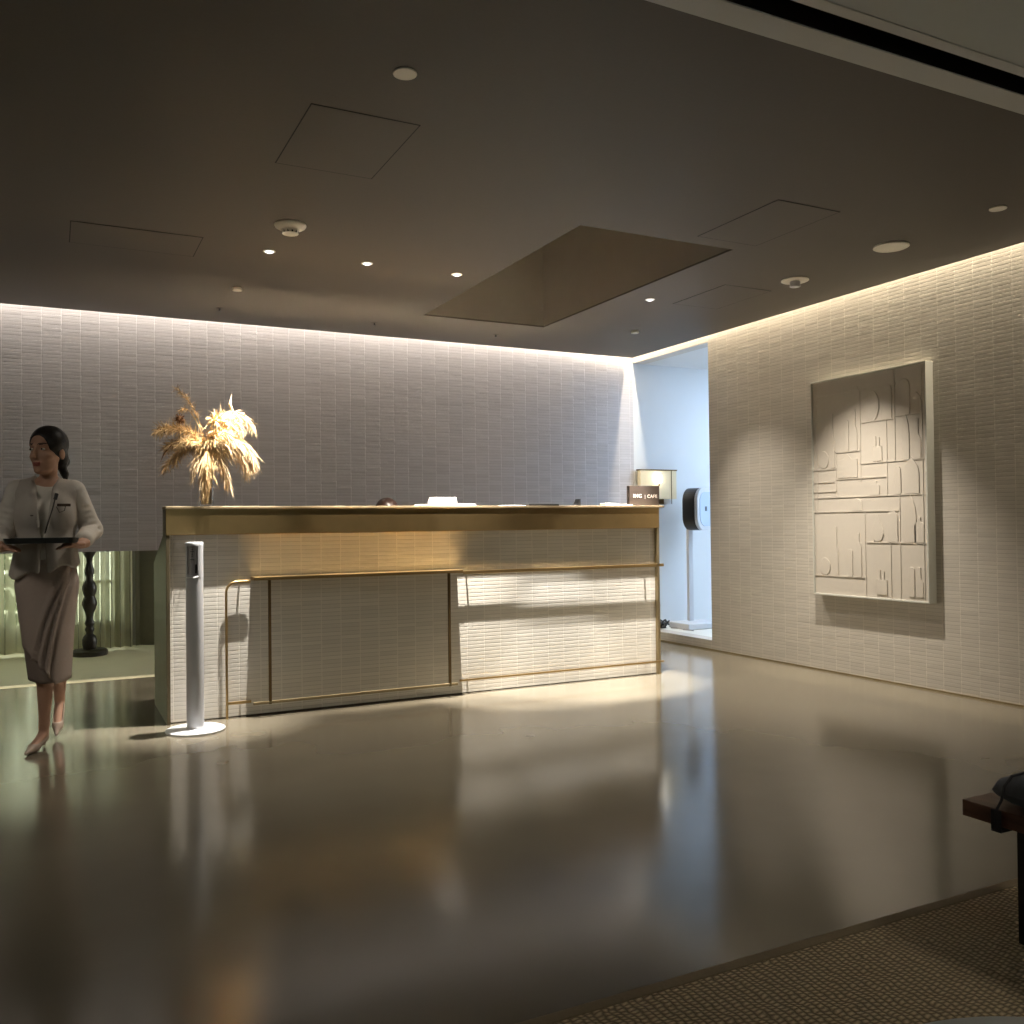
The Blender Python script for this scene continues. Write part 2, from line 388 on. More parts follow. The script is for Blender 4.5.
# walls out of view
struct('wall_left', MB().box(XL - .1, XL, YN, 9.7, 0, 3.08), M['wall_dim'])
WX0, WX1 = -.15, .95
b = MB().box(XL, WX0, YN - .1, YN, 0, 3.08).box(WX1, XR + .14, YN - .1, YN, 0, 3.08).box(WX0, WX1, YN - .1, YN, 0, 1.5).box(WX0, WX1, YN - .1, YN, 2.65, 3.08)
struct('wall_near', b, M['wall_dim'])
b = MB()
for x in np.linspace(WX0, WX1, 4): b.box(x - .03, x + .03, YN - .07, YN - .03, 1.5, 2.65)
b.box(WX0, WX1, YN - .07, YN - .03, 1.5, 1.55).box(WX0, WX1, YN - .07, YN - .03, 2.6, 2.65)
w = struct('window_2', b, M['trimw'])
obj('pane', MB().box(WX0, WX1, YN - .055, YN - .05, 1.55, 2.6), M['pane'], w)
# far wall with the curtained window
VX0, VX1 = -2.4, 0.565
b = MB().box(XL, VX0, 9.45, 9.55, 0, 3.08).box(VX1, XR + .14, 9.45, 9.55, 0, 3.08).box(VX0, VX1, 9.45, 9.55, 0, .20).box(VX0, VX1, 9.45, 9.55, 2.3, 3.08)
struct('wall_far', b, M['wall_dim'])
b = MB()
for x in (-2.4, -1.4, -.42, .55): b.box(x - .025, x + .025, 9.46, 9.50, .2, 2.3)
b.box(VX0, VX1, 9.46, 9.5, .2, .24).box(VX0, VX1, 9.46, 9.5, 2.26, 2.3).box(VX0, VX1, 9.46, 9.5, .60, .63)
w = struct('window_1', b, M['trimw'])
obj('pane', MB().box(VX0, VX1, 9.475, 9.48, .24, 2.26), M['pane'], w)

# planting outside the far window, seen as green shapes through the curtain
def hedge(name, x, y, r, h):
    m = MB(); 
    for k in range(260):
        a = random.random() * 2 * PI; z = random.random(); rr = r * math.sqrt(max(0, 1 - (2 * z - 1) ** 2)) * (0.7 + .3 * random.random())
        p = Vector((rr * math.cos(a), rr * math.sin(a), z * h)); d = Vector((random.uniform(-1, 1), random.uniform(-1, 1), random.uniform(-.3, 1))).normalized() * .16
        e = d.cross(Vector((random.random(), random.random(), .3))).normalized() * .06
        m.add([p - e * .3, p + d * .5 + e, p + d, p + d * .5 - e], [(0, 1, 2, 3)])
    return m
leaf_m = pmat('outdoor_leaves', (0.10, 0.16, 0.06), 0.6, noise=0.3, nscale=5)
tag(obj('shrub', hedge('s', 0, 0, .5, 1.0), leaf_m, loc=(-.75, 10.6, 0)), 'dark green shrub outside the curtained window at left', 'shrub')
struct('ground_outside', MB().box(-8, 8, 9.7, 22, -.12, -.02), pmat('outdoor_ground', (0.62, 0.62, 0.54), .9, noise=.1))

# ------------------------------------------------------------------ curtain
def curtain(name, x0, x1, y, amp, pitch, z0, z1, mat, label, thick=.004):
    n = int((x1 - x0) / .012); m = MB(); vs = []; fs = []
    r = random.Random(3); ph = 0
    zs = [z0, z0 + .4, z0 + 1.2, z1]
    pts = []
    for i in range(n + 1):
        x = x0 + (x1 - x0) * i / n
        ph += 2 * PI * .012 / pitch * (1 + .35 * math.sin(x * 5.3) + .2 * math.sin(x * 11.9 + 1))
        pts.append((x + .25 * pitch * math.sin(2 * ph) * .3, math.sin(ph)))
    for z in zs:
        k = 1.15 if z < z0 + .3 else 1.0
        for x, s in pts: vs.append((x, y + amp * k * s, z))
    N = n + 1
    for j in range(len(zs) - 1):
        for i in range(n): fs.append((j * N + i, j * N + i + 1, (j + 1) * N + i + 1, (j + 1) * N + i))
    m.add(vs, fs)
    o = obj(name, m, mat); o.data.polygons.foreach_set('use_smooth', [True] * len(o.data.polygons))
    s = o.modifiers.new('thickness', 'SOLIDIFY'); s.thickness = thick
    return o
c = curtain('curtain', -3.6, .66, 9.12, .05, .105, .03, 2.6, M['sheer'], '', .002)
tag(c, 'sheer greenish curtain glowing in front of the window, behind the turned wooden stand', 'curtain')
c = curtain('curtain', .68, 2.6, 9.12, .05, .19, .03, 2.6, M['curtain_heavy'], '', .004)
tag(c, 'unlit heavy grey green curtain hanging just left of the reception desk', 'curtain')

# turned wooden stand in front of the curtain
prof = [(.045, .05), (.055, .06), (.062, .10), (.062, .14), (.05, .17), (.030, .19), (.030, .205), (.040, .225), (.040, .235), (.029, .255), (.042, .28), (.042, .29), (.029, .32), (.028, .34), (.034, .37), (.050, .41), (.062, .45), (.062, .47), (.052, .50), (.044, .525),
        (.054, .55), (.062, .585), (.060, .61), (.045, .645), (.030, .67), (.029, .69), (.040, .73), (.041, .76), (.030, .79), (.022, .82), (.026, .86), (.045, .89), (.056, .91), (.056, .94), (.03, .97), (.03, 1.0), (.06, 1.05), (.06, 1.12), (.03, 1.18), (.03, 1.38)]
t = thing('turned_stand', 'dark turned wood floor stand on a round base before the curtain', 'stand', (.29, 8.9, 0))
obj('base_plate', MB().lathe([(.145, 0), (.15, .01), (.15, .04), (.13, .055)], 32), M['wood_black'], t, smooth=True)
obj('turned_column', MB().lathe(prof, 24), M['wood_black'], t, smooth=True)

# ------------------------------------------------------------------ reception desk
DX0, DX1 = .575, 4.0
FY = 5.533        # tile face
t = thing('reception_desk', 'long reception desk with pale tiled front, brass fascia and brass rails', 'desk', (0, 0, 0))
desk = t
obj('tiled_front', MB().box(DX0 + .02, DX1 - .02, FY, FY + .05, .008, 1.08), M['tile_desk'], t)
obj('plinth', MB().box(DX0 + .03, DX1 - .03, FY + .012, 5.66, 0, .018), M['plinth'], t)
obj('fascia', MB().box(DX0, DX1, 5.497, 5.54, 1.078, 1.228), M['brass'], t, bevel=.002, label='brass fascia band')
obj('counter_top', MB().box(DX0 - .002, DX1 + .045, 5.492, 5.665, 1.228, 1.243), M['counter'], t, bevel=.002)
poly = [(5.50, 0), (6.2, 0), (6.2, .90), (5.665, 1.075), (5.665, 1.228), (5.50, 1.228)]
obj('end_panel', MB().prism(poly, 'x', DX0, DX0 + .02), M['end'], t, bevel=.002, label='dark brass end panel')
obj('end_panel', MB().prism(poly, 'x', DX1 - .02, DX1), M['brass_dark'], t, bevel=.002, label='dark brass end panel')
obj('back_panel', MB().box(DX0 + .02, DX1 - .02, 5.645, 5.665, .75, 1.228), M['inner'], t)
obj('work_surface', MB().box(DX0 + .02, DX1 - .02, 5.58, 6.09, .72, .75), M['worktop'], t)
# left rail: rounded loop coming down to the floor, lower bar, stand-offs
RYc = 5.505
def loop_path(cx, r, n=8):
    out = []
    for k in range(n + 1):
        a = PI - PI / 2 * k / n
        out.append((cx + r + r * math.cos(a), RYc, .80 - r + r * math.sin(a)))
    return out
rail = obj('rail', MB().tube([(.905, RYc, 0), (.905, RYc, .35)] + loop_path(.905, .065) + [(1.03, RYc, .80)], .0075, 10), M['brass'], t, smooth=True, label='rounded brass rail at the left end')
obj('bar', MB().box(.965, 1.045, RYc - .005, RYc + .004, .79, .812), M['brass'], rail, bevel=.003)
obj('bar', MB().box(.905, 1.045, RYc - .006, RYc + .005, .082, .098), M['brass'], rail, bevel=.003)
for z in (.80, .09): obj('standoff', MB().tube([(.985, RYc, z), (.985, FY, z)], .006, 8), M['brass_dark'], rail)
# middle shelf with upright rods and low bar
sh = obj('shelf', MB().box(1.05, 2.385, 5.425, FY, .806, .826), M['brass'], t, bevel=.003, label='brass bag shelf')
for x in (1.143, 2.292): obj('rod', MB().box(x - .008, x + .008, 5.438, 5.454, .075, .806), M['bronze'], sh, bevel=.002)
obj('bar', MB().box(1.045, 2.345, 5.438, 5.454, .078, .094), M['brass_dark'], sh, bevel=.002)
# right rail
rr = obj('rail', MB().box(2.42, 4.04, RYc - .005, RYc + .004, .793, .815), M['brass'], t, bevel=.004, label='straight brass rail at the right')
obj('bar', MB().box(2.385, 2.42, RYc - .006, RYc + .004, .80, .812), M['brass'], rr, bevel=.002)
obj('bar', MB().box(2.385, 4.03, RYc - .006, RYc + .005, .087, .101), M['brass'], rr, bevel=.003)
for x in (2.45, 3.885):
    for z in (.80, .09): obj('standoff', MB().tube([(x, RYc, z), (x, FY, z)], .006, 8), M['brass_dark'], rr)

# things on the counter
CT = 1.243
t = thing('paper_tray', 'flat white tray of leaflets under a white card rack on the counter', 'tray', (2.33, 5.585, CT))
obj('sheet_stack', MB().box(-.195, .195, -.06, .06, 0, .011), M['paper'], t, bevel=.002)
obj('top_sheet', MB().box(.09, .19, -.055, .055, .011, .016), M['paper_pink'], t)
t = thing('card_rack', 'white toothed card rack standing on the white leaflets', 'rack', (2.31, 5.585, CT + .011))
obj('base', MB().box(-.092, .092, -.03, .03, 0, .028), M['plastic'], t, bevel=.003)
for k in range(14):
    x = -.085 + k * .0131
    obj('card', MB().box(x, x + .006, -.025, .025, .028, .048), M['paper'], t)
tag(obj('desk_pad', MB().box(-.12, .12, -.055, .055, 0, .014), M['dark'], loc=(3.05, 5.585, CT), bevel=.004), 'thin black flat pad lying on the counter right of centre', 'pad')
tag(obj('writing_pad', MB().box(-.08, .08, -.05, .05, 0, .006), M['paper'], loc=(2.83, 5.585, CT), bevel=.002), 'thin pale writing pad beside the black pad on the counter', 'pad')
t = thing('pen_holder', 'small dark wedge standing up from the counter between black pad and cards', 'holder', (3.345, 5.59, CT))
obj('wedge', MB().prism([(-.03, 0), (.018, 0), (.018, .052), (.010, .05), (-.004, .016)], 'y', -.03, .03), M['dark'], t)
t = thing('card_stack', 'small stack of white cards left of the black sign', 'cards', (3.62, 5.585, CT))
obj('card_block', MB().box(-.055, .04, -.04, .04, 0, .02), M['paper'], t, bevel=.002)
t = tag(obj('leaflet', MB().box(-.06, .06, -.045, .045, 0, .010), M['paper_pink'], loc=(3.735, 5.585, CT), bevel=.002), 'peach coloured leaflets against the foot of the black sign', 'leaflet')
t = thing('counter_sign', 'dark brown block sign with pale lettering at the right end of the counter', 'sign', (3.93, 5.60, CT), rotz=math.radians(-4))
obj('block', MB().box(-.128, .130, -.02, .02, 0, .150), M['sign'], t, bevel=.002)
def text(name, body, size, parent, loc, mat, ext=.0006, rot=(PI / 2, 0, 0)):
    cu = bpy.data.curves.new(name, 'FONT'); cu.body = body; cu.size = size; cu.extrude = ext; cu.align_x = 'LEFT'; cu.resolution_u = 3; cu.space_character = 1.14
    tmp = bpy.data.objects.new('tmp', cu); COL.objects.link(tmp)
    dg = bpy.context.evaluated_depsgraph_get(); me = bpy.data.meshes.new_from_object(tmp.evaluated_get(dg))
    bpy.data.objects.remove(tmp); me.materials.clear(); me.materials.append(mat)
    o = bpy.data.objects.new(name, me); COL.objects.link(o); o.location = loc; o.rotation_euler = rot; o.parent = parent
    return o
text('lettering', 'IHG', .040, t, (-.096, -.021, .060), M['letter'], .001)
text('lettering', '| CAFE', .034, t, (.000, -.021, .060), M['letter'], .0004)

# ------------------------------------------------------------------ dried flowers
def strand(m, p0, d, L, w, droop, mi=0, seg=3):
    p = Vector(p0); d = Vector(d).normalized(); pts = [p.copy()]
    for k in range(seg):
        d = (d + Vector((0, 0, -droop)) + Vector((random.gauss(0, .12), random.gauss(0, .12), random.gauss(0, .12)))).normalized()
        p = p + d * L / seg; pts.append(p.copy())
    a = Vector((random.gauss(0, 1), random.gauss(0, 1), random.gauss(0, 1))).normalized()
    e = d.cross(a).normalized() * w; f = d.cross(e).normalized() * w
    vs = []
    for i, q in enumerate(pts):
        k = (1 - .75 * i / seg)
        vs += [q + e * k, q - e * .5 * k + f * .87 * k, q - e * .5 * k - f * .87 * k]
    fs = [(0, 2, 1)]
    for i in range(seg):
        for j in range(3):
            j2 = (j + 1) % 3; fs.append((i * 3 + j, i * 3 + j2, i * 3 + 3 + j2, i * 3 + 3 + j))
    fs.append((seg * 3, seg * 3 + 1, seg * 3 + 2))
    m.add(vs, fs, mi)
def bez(ps, t):
    ps = [Vector(p) for p in ps]
    while len(ps) > 1: ps = [a.lerp(b_, t) for a, b_ in zip(ps[:-1], ps[1:])]
    return ps[0]
def plume(name, ps, n, L, spread, droop, mat, parent, t0=.2, w=.0022, down=0, label=None):
    m = MB()
    m.tube([bez(ps, k / 8) for k in range(9)], [.0035 - .0025 * k / 8 for k in range(9)], 5)
    for k in range(n):
        t = t0 + (1 - t0) * random.random()
        p = bez(ps, t); d = (bez(ps, min(1, t + .02)) - bez(ps, t - .02)).normalized()
        r = Vector((random.gauss(0, 1), random.gauss(0, 1), random.gauss(0, 1))) * spread
        r.z -= down
        strand(m, p, d + r, L * random.uniform(.5, 1.15) * (1.1 - .4 * t), w * random.uniform(.7, 1.3), droop)
    return obj(name, m, mat, parent, label=label)
def fx(px, py, dy=0.0): return ((px - 206) * .00566, dy, (504 - py) * .006)
fl = thing('dried_flower_arrangement', 'golden dried grasses and plumes bursting from a glass vase on the counter', 'flowers', (.812, 5.585, CT))
obj('vase', MB().lathe([(.035, 0), (.038, .01), (.040, .10), (.048, .19), (.052, .235), (.048, .235), (.044, .19), (.036, .10), (.032, .015), (.001, .012)], 24), M['glass'], fl, smooth=True, label='clear glass vase')
m = MB()
for k in range(300):
    a = random.random() * 2 * PI; r0 = .030 * math.sqrt(random.random()); r1 = r0 + .03 + .025 * random.random()
    m.tube([(r0 * math.cos(a), r0 * math.sin(a), .02), (.9 * r0 * math.cos(a + .3), .9 * r0 * math.sin(a + .3), .16), (r1 * math.cos(a + .5), r1 * math.sin(a + .5), .30 + .1 * random.random())], .0019, 4)
obj('stems', m, M['straw_gold'], fl)
base = (0, 0, .33)
plume('plume', [base, fx(210, 436, -.03), fx(236, 428, -.05), fx(250, 442, -.04), fx(253, 458, -.03)], 620, .155, .5, .28, M['straw_white'], fl, .15, .0029, down=.75, label='bleached drooping plume on the right')
plume('plume', [base, fx(214, 440, .02), fx(230, 436, .03), fx(243, 448, .03), fx(248, 466, .03)], 420, .13, .5, .25, M['straw_white'], fl, .2, .0026, down=.7)
plume('plume', [base, fx(205, 420), fx(222, 404), fx(244, 406), fx(254, 424)], 420, .10, .45, .25, M['straw_white'], fl, .35, .0028, down=.55, label='bleached plume arching over the top')
plume('plume', [base, fx(206, 425, -.04), fx(214, 412, -.05), fx(226, 412, -.05), fx(230, 428, -.05)], 260, .10, .5, .2, M['petal'], fl, .4, .0034, down=.3, label='orange plume')
plume('plume', [base, fx(200, 436), fx(186, 424), fx(170, 426), fx(158, 432)], 520, .085, .75, .12, M['straw_gold'], fl, .2, .0021, label='golden seed plume on the left')
plume('plume', [base, fx(196, 440, -.03), fx(184, 444, -.03), fx(172, 456, -.03), fx(164, 468, -.03)], 360, .085, .7, .22, M['straw_brown'], fl, .2, .0019)
plume('plume', [base, fx(199, 440, .04), fx(190, 436, .04), fx(180, 448, .05), fx(176, 462, .05)], 300, .08, .7, .22, M['straw_gold'], fl, .2, .0019)
plume('plume', [base, fx(203, 424), fx(194, 404), fx(186, 396), fx(176, 389)], 150, .055, .8, .1, M['straw_brown'], fl, .35, .0015, label='thin sprig reaching up at the left')
plume('plume', [base, fx(200, 420), fx(190, 408), fx(184, 404), fx(180, 412)], 70, .045, .7, .2, M['straw_gold'], fl, .6, .0018)
plume('plume', [base, fx(206, 446, -.06), fx(204, 452, -.08), fx(203, 466, -.09), fx(202, 484, -.08)], 420, .17, .45, .3, M['straw_gold'], fl, .05, .0023, down=.8)
plume('plume', [base, fx(198, 446, -.03), fx(194, 452, -.05), fx(192, 462, -.05), fx(191, 472, -.05)], 160, .12, .35, .3, M['straw_white'], fl, .1, .0024, down=.8)
plume('plume', [base, fx(212, 446, -.04), fx(218, 450, -.06), fx(222, 462, -.06), fx(226, 478, -.05)], 260, .15, .4, .3, M['straw_white'], fl, .1, .0024, down=.8)
plume('plume', [base, fx(196, 442, .02), fx(186, 436, .02), fx(174, 440, .02), fx(166, 448, .02)], 520, .075, .8, .15, M['straw_brown'], fl, .15, .0022)
plume('plume', [base, fx(200, 442, -.05), fx(192, 438, -.06), fx(184, 440, -.06), fx(178, 446, -.06)], 420, .07, .8, .2, M['straw_gold'], fl, .15, .0022)
plume('plume', [base, fx(206, 440, -.05), fx(210, 430, -.07), fx(218, 428, -.08), fx(228, 436, -.08)], 420, .12, .6, .3, M['straw_gold'], fl, .1, .0024, down=.5)
plume('plume', [base, fx(212, 432, -.02), fx(222, 418, -.03), fx(234, 414, -.03), fx(240, 426, -.03)], 420, .12, .5, .3, M['straw_white'], fl, .3, .0024, down=.7)
def blob_mesh(c, r, n=60, L=.03, w=.004):
    m = MB(); 
    for k in range(n):
        d = Vector((random.gauss(0, 1), random.gauss(0, 1), random.gauss(0, 1))).normalized()
        strand(m, Vector(c) + d * r * .3, d, L, w, .05, seg=2)
    m.lathe([(r * .1, -r), (r * .8, -r * .6), (r, 0), (r * .8, r * .6), (r * .1, r)], 10, c)
    return m
obj('seed_head', blob_mesh(fx(180, 419), .022), M['seed'], fl, label='dark brown seed head')
obj('seed_head', blob_mesh(fx(213, 438, -.07), .016, 40, .028), M['seed'], fl)
obj('flower_head', blob_mesh(fx(220, 432, -.07), .02, 50, .04, .006), M['petal'], fl)
obj('flower_head', blob_mesh(fx(212, 420, -.06), .02, 50, .04, .006), M['petal'], fl)
m = MB()
for (a_, b_, c_) in ((fx(234, 412), fx(230, 402), fx(232, 392)),):
    m.tube([a_, b_, c_], [.006, .009, .001], 6)
obj('bud', m, M['straw_white'], fl)
m = MB(); m.tube([fx(166, 432), fx(160, 428), fx(155, 434)], [.008, .007, .001], 5)
obj('leaf', m, M['seed'], fl)
obj('leaf', MB().tube([fx(172, 444), fx(165, 452), fx(161, 461)], [.005, .004, .001], 5), M['seed'], fl)

# ------------------------------------------------------------------ sanitiser dispenser
t = thing('hand_sanitiser_stand', 'slim white column dispenser on a round white base at the left of the desk', 'dispenser', (.700, 5.285, 0))
obj('base', MB().lathe([(.155, 0), (.158, .004), (.158, .010), (.150, .014), (.05, .016), (.046, .03)], 48), M['plastic'], t, smooth=True)
obj('column', MB().lathe([(.046, .014), (.0465, .02), (.0465, .84), (.046, .845)], 32), M['aluminium'], t, smooth=True, label='satin grey column')
m = MB()
# head: back shell wrapping the right and rear, cap, and the drip lip
n = 18; out = []; inn = []
for k in range(n + 1):
    a = math.radians(-72 + 230 * k / n)
    out.append((.047 * math.cos(a), .047 * math.sin(a))); inn.append((.038 * math.cos(a), .038 * math.sin(a)))
m.prism(out + inn[::-1], 'z', .845, 1.035)
obj('head_shell', m, M['plastic'], t)
obj('cap', MB().lathe([(.047, 1.018), (.047, 1.036), (.044, 1.04)], 32), M['plastic'], t, smooth=True)
obj('control_panel', MB().lathe([(.034, .84), (.034, 1.02)], 24, c=(.003, .004, 0)), M['plastic_grey'], t, smooth=True, label='recessed grey control panel')
obj('drip_lip', MB().lathe([(.036, 0), (.04, .006), (.036, .012)], 20, c=(-.006, -.012, .85), axis=(-.15, -.3, 1)), M['plastic'], t, smooth=True)
obj('nozzle', MB().lathe([(.006, 0), (.006, .05)], 8, c=(.004, -.034, .868)), M['dark'], t)
m = MB()
for z, w_ in ((1.0, .003), (.988, .010), (.974, .003), (.964, .004), (.944, .012)):
    m.box(-.016 - w_, -.016 + w_, -.0335, -.028, z - .0015, z + .0015)
obj('control_marks', m, M['dark'], t)

# ------------------------------------------------------------------ relief art on the right wall
AX = XR - .068
t = thing('wall_relief', 'pale plaster relief of shelves and bottles in a thin frame on the side wall', 'artwork', (0, 0, 0))
AY0, AY1, AZ0, AZ1 = 4.022, 5.022, .572, 2.146
obj('panel', MB().box(AX + .008, XR - .002, AY0 + .012, AY1 - .012, AZ0 + .012, AZ1 - .012), M['relief'], t)
m = MB().box(AX - .004, XR - .001, AY0, AY0 + .012, AZ0, AZ1).box(AX - .004, XR - .001, AY1 - .012, AY1, AZ0, AZ1)
m.box(AX - .004, XR - .001, AY0 + .012, AY1 - .012, AZ0, AZ0 + .012).box(AX - .004, XR - .001, AY0 + .012, AY1 - .012, AZ1 - .012, AZ1)
obj('frame', m, M['frame'], t, bevel=.0015)
# panel-plane coordinates: u runs 0..1 left to right as seen, v 0..1 top to bottom
def au(u): return AY1 - .012 - u * (AY1 - AY0 - .024)
def av(v): return AZ1 - .012 - v * (AZ1 - AZ0 - .024)
rx = AX + .008
m = MB()
def ridge(u0, v0, u1, v1, w=.007, d=.0045):
    ya, yb = sorted((au(u0), au(u1))); za, zb = sorted((av(v0), av(v1)))
    m.box(rx - d, rx, ya - w / 2, yb + w / 2, za - w / 2, zb + w / 2)
for r in [(.03, .065, .76, .065), (.25, .475, .25, .65), (0, .415, .22, .415), (.22, .34, .45, .34), (.22, .465, .67, .465), (.0, .475, .2, .475), (0, .52, .22, .52), (0, .548, 1, .548),
          (0, .615, .77, .615), (0, .915, .47, .92), (.5, .755, 1, .755), (.45, .40, .98, .40), (.75, .205, 1, .205), (.46, .215, .75, .215),
          (.03, .02, .03, .62), (.45, .07, .46, .475), (.75, .0, .77, .40), (.68, .215, .68, .548), (.78, .548, .79, 1), (.48, .615, .49, 1), (.70, .755, .70, 1), (.22, .34, .22, .548), (.97, .02, .97, .99)]:
    if r == (.25, .475, .25, .65): continue
    u0, v0, u1, v1 = r
    if abs(u0 - u1) < .03: u1 = u0
    if abs(v0 - v1) < .01: v1 = v0
    ridge(u0, v0, u1, v1)
obj('shelf_lines', m, M['relief'], t)
def arch_poly(w, h, top='arch'):
    P = [(-w / 2, 0), (w / 2, 0)]
    if top == 'arch':
        for k in range(9): a = PI * k / 8; P.append((w / 2 * math.cos(a), h - w / 2 + w / 2 * math.sin(a)))
    elif top == 'dome':
        P += [(w / 2, h * .55), (w * .42, h * .75), (w * .2, h * .9), (0, h), (-w * .2, h * .9), (-w * .42, h * .75), (-w / 2, h * .55)]
    elif top == 'bottle':
        P += [(w / 2, h * .66), (w * .36, h * .76), (w * .16, h * .80), (w * .16, h), (-w * .16, h), (-w * .16, h * .80), (-w * .36, h * .76), (-w / 2, h * .66)]
    elif top == 'thin':
        P += [(w / 2, h * .5), (w * .2, h * .6), (w * .2, h), (-w * .2, h), (-w * .2, h * .6), (-w / 2, h * .5)]
    elif top == 'circle':
        P = [(w / 2 * math.cos(2 * PI * k / 20), h / 2 + h / 2 * math.sin(2 * PI * k / 20)) for k in range(20)]
    elif top == 'drop':
        P = [(0, 0), (w * .3, h * .06), (w * .5, h * .32), (w * .4, h * .5), (0, h), (-w * .4, h * .5), (-w * .5, h * .32), (-w * .3, h * .06)]
    elif top == 'house':
        P += [(w / 2, h * .75), (w * .2, h * .78), (0, h), (-w * .2, h * .78), (-w / 2, h * .75)]
    elif top == 'necks':
        P += [(w / 2, h * .6), (w * .3, h * .6), (w * .3, h), (w * .12, h), (w * .12, h * .6), (-w * .08, h * .6), (-w * .08, h * .95), (-w * .26, h * .95), (-w * .26, h * .6), (-w / 2, h * .6)]
    return P
shapes = [(.56, .215, .12, .15, 'circle'), (.69, .215, .075, .17, 'arch'), (.83, .205, .09, .17, 'arch'), (.93, .205, .07, .10, 'dome'), (.84, .40, .055, .22, 'dome'), (.93, .40, .06, .19, 'thin'),
          (.77, .545, .05, .13, 'arch'), (.88, .545, .12, .17, 'dome'), (.575, .545, .08, .07, 'bottle'), (.41, .613, .09, .06, 'arch'), (.59, .753, .11, .13, 'drop'), (.72, .753, .085, .15, 'arch'),
          (.87, .753, .085, .22, 'dome'), (.935, .753, .075, .12, 'bottle'), (.10, .913, .10, .09, 'circle'), (.21, .913, .035, .25, 'thin'), (.34, .915, .045, .14, 'arch'), (.42, .915, .05, .22, 'bottle'),
          (.62, .985, .09, .12, 'necks'), (.87, .985, .045, .14, 'arch'), (.93, .985, .06, .14, 'thin'), (.19, .41, .035, .28, 'thin'), (.33, .34, .03, .16, 'arch'), (.40, .34, .045, .21, 'thin'),
          (.60, .395, .08, .12, 'necks'), (.10, .41, .10, .09, 'circle'), (.33, .46, .18, .12, 'house'), (.39, .062, .08, .025, 'house')]
for u, v, w_, h_, kd in shapes:
    wy = w_ * (AY1 - AY0) * 1.0; hz = h_ * (AZ1 - AZ0) * .9
    P = [(min(AY1 - .014, max(AY0 + .014, au(u) + p)), av(v) + q) for p, q in arch_poly(wy, hz, kd)]
    obj('bottle_relief', MB().prism(P, 'x', rx - .006, rx), M['relief'], t, bevel=.0025)

# ------------------------------------------------------------------ ceiling fittings
def hatch(x0, x1, y0, y1, label):
    g = .005
    t = thing('access_hatch', label, 'hatch', (0, 0, 0), group='flush hatches in the ceiling')
    m = MB().box(x0 - g, x1 + g, y0 - g, y0, CZ - .0015, CZ - .0003).box(x0 - g, x1 + g, y1, y1 + g, CZ - .0015, CZ - .0003)
    m.box(x0 - g, x0, y0, y1, CZ - .0015, CZ - .0003).box(x1, x1 + g, y0, y1, CZ - .0015, CZ - .0003)
    obj('gap', m, M['slot'], t, label='dark shadow gap')
    obj('panel', MB().box(x0, x1, y0, y1, CZ - .002, CZ - .0003), M['ceiling'], t)
hatch(.884, 1.317, 3.386, 4.0, 'square flush ceiling hatch near the large white cover disc')
hatch(.094, .745, 5.215, 5.60, 'flush ceiling hatch at far left over the walking woman')
hatch(3.235, 3.65, 3.414, 4.04, 'flush ceiling hatch just right of the dark recess near corner')
hatch(4.065, 4.465, 4.80, 5.375, 'flush ceiling hatch beside the plate with the hanging lamp')
def downlight(loc, label):
    t = thing('downlight', label, 'downlight', loc, group='small round downlights in the ceiling')
    obj('trim_ring', MB().lathe([(.026, -.0005), (.034, -.001), (.036, -.004), (.030, -.006), (.026, -.004)], 24), M['plate'], t, smooth=True)
    obj('lens', MB().lathe([(.0265, -.003), (.024, -.008), (.016, -.012), (.004, -.0135)], 24), M['lens'], t, smooth=True, label='glowing white lens')
    return t
DL = [(1.129, 5.31), (1.717, 5.31), (2.312, 5.31), (3.831, 5.34)]
LB = ['small lit downlight below the smoke detector, leftmost of the row', 'small lit downlight second from left in the row', 'small lit downlight just left of the dark ceiling recess', 'small lit downlight right of the dark ceiling recess']
DL += [(-1.7, 3.6), (3.7, .9)]; LB += ['downlight out of view above the left side of the lobby', 'downlight out of view above the seating']  # fittings for the two added fill lamps
d0 = None
for (x, y), l in zip(DL, LB):
    if d0 is None: d0 = downlight((x, y, CZ), l)
    else: dup(d0, (x, y, CZ), l)
def disc(name, loc, r, h, label, cat, mat='plate'):
    t = thing(name, label, cat, loc)
    obj('cover', MB().lathe([(r * .96, 0), (r, -h * .5), (r * .97, -h), (r * .3, -h * 1.05)], 28), M[mat], t, smooth=True)
    return t
disc('sprinkler_cover', (1.12, 3.012, CZ), .043, .006, 'large pale round cover disc near the top of the ceiling', 'sprinkler cover')
disc('sprinkler_cover', (4.359, 3.022, CZ), .043, .006, 'pale round cover disc nearest the right edge of the ceiling', 'sprinkler cover')
disc('sensor', (1.109, 6.227, CZ), .033, .018, 'small pale drum on the ceiling above the dried flowers', 'sensor')
disc('sensor', (4.35, 6.282, CZ), .033, .018, 'small pale drum on the ceiling near the room corner', 'sensor')
t = thing('smoke_detector', 'cream cone shaped smoke detector on the dark ceiling', 'smoke detector', (1.132, 4.80, CZ))
obj('base', MB().lathe([(.082, 0), (.084, -.006), (.078, -.016), (.055, -.028)], 32), M['plate'], t, smooth=True)
obj('chamber', MB().lathe([(.050, -.026), (.042, -.050), (.036, -.052)], 32), M['plate'], t, smooth=True)
m = MB()
for k in range(12):
    a = 2 * PI * k / 12; m.box(.0415 * math.cos(a) - .004, .0415 * math.cos(a) + .004, .0415 * math.sin(a) - .004, .0415 * math.sin(a) + .004, -.048, -.036)
obj('vent_slots', m, M['dark'], t)
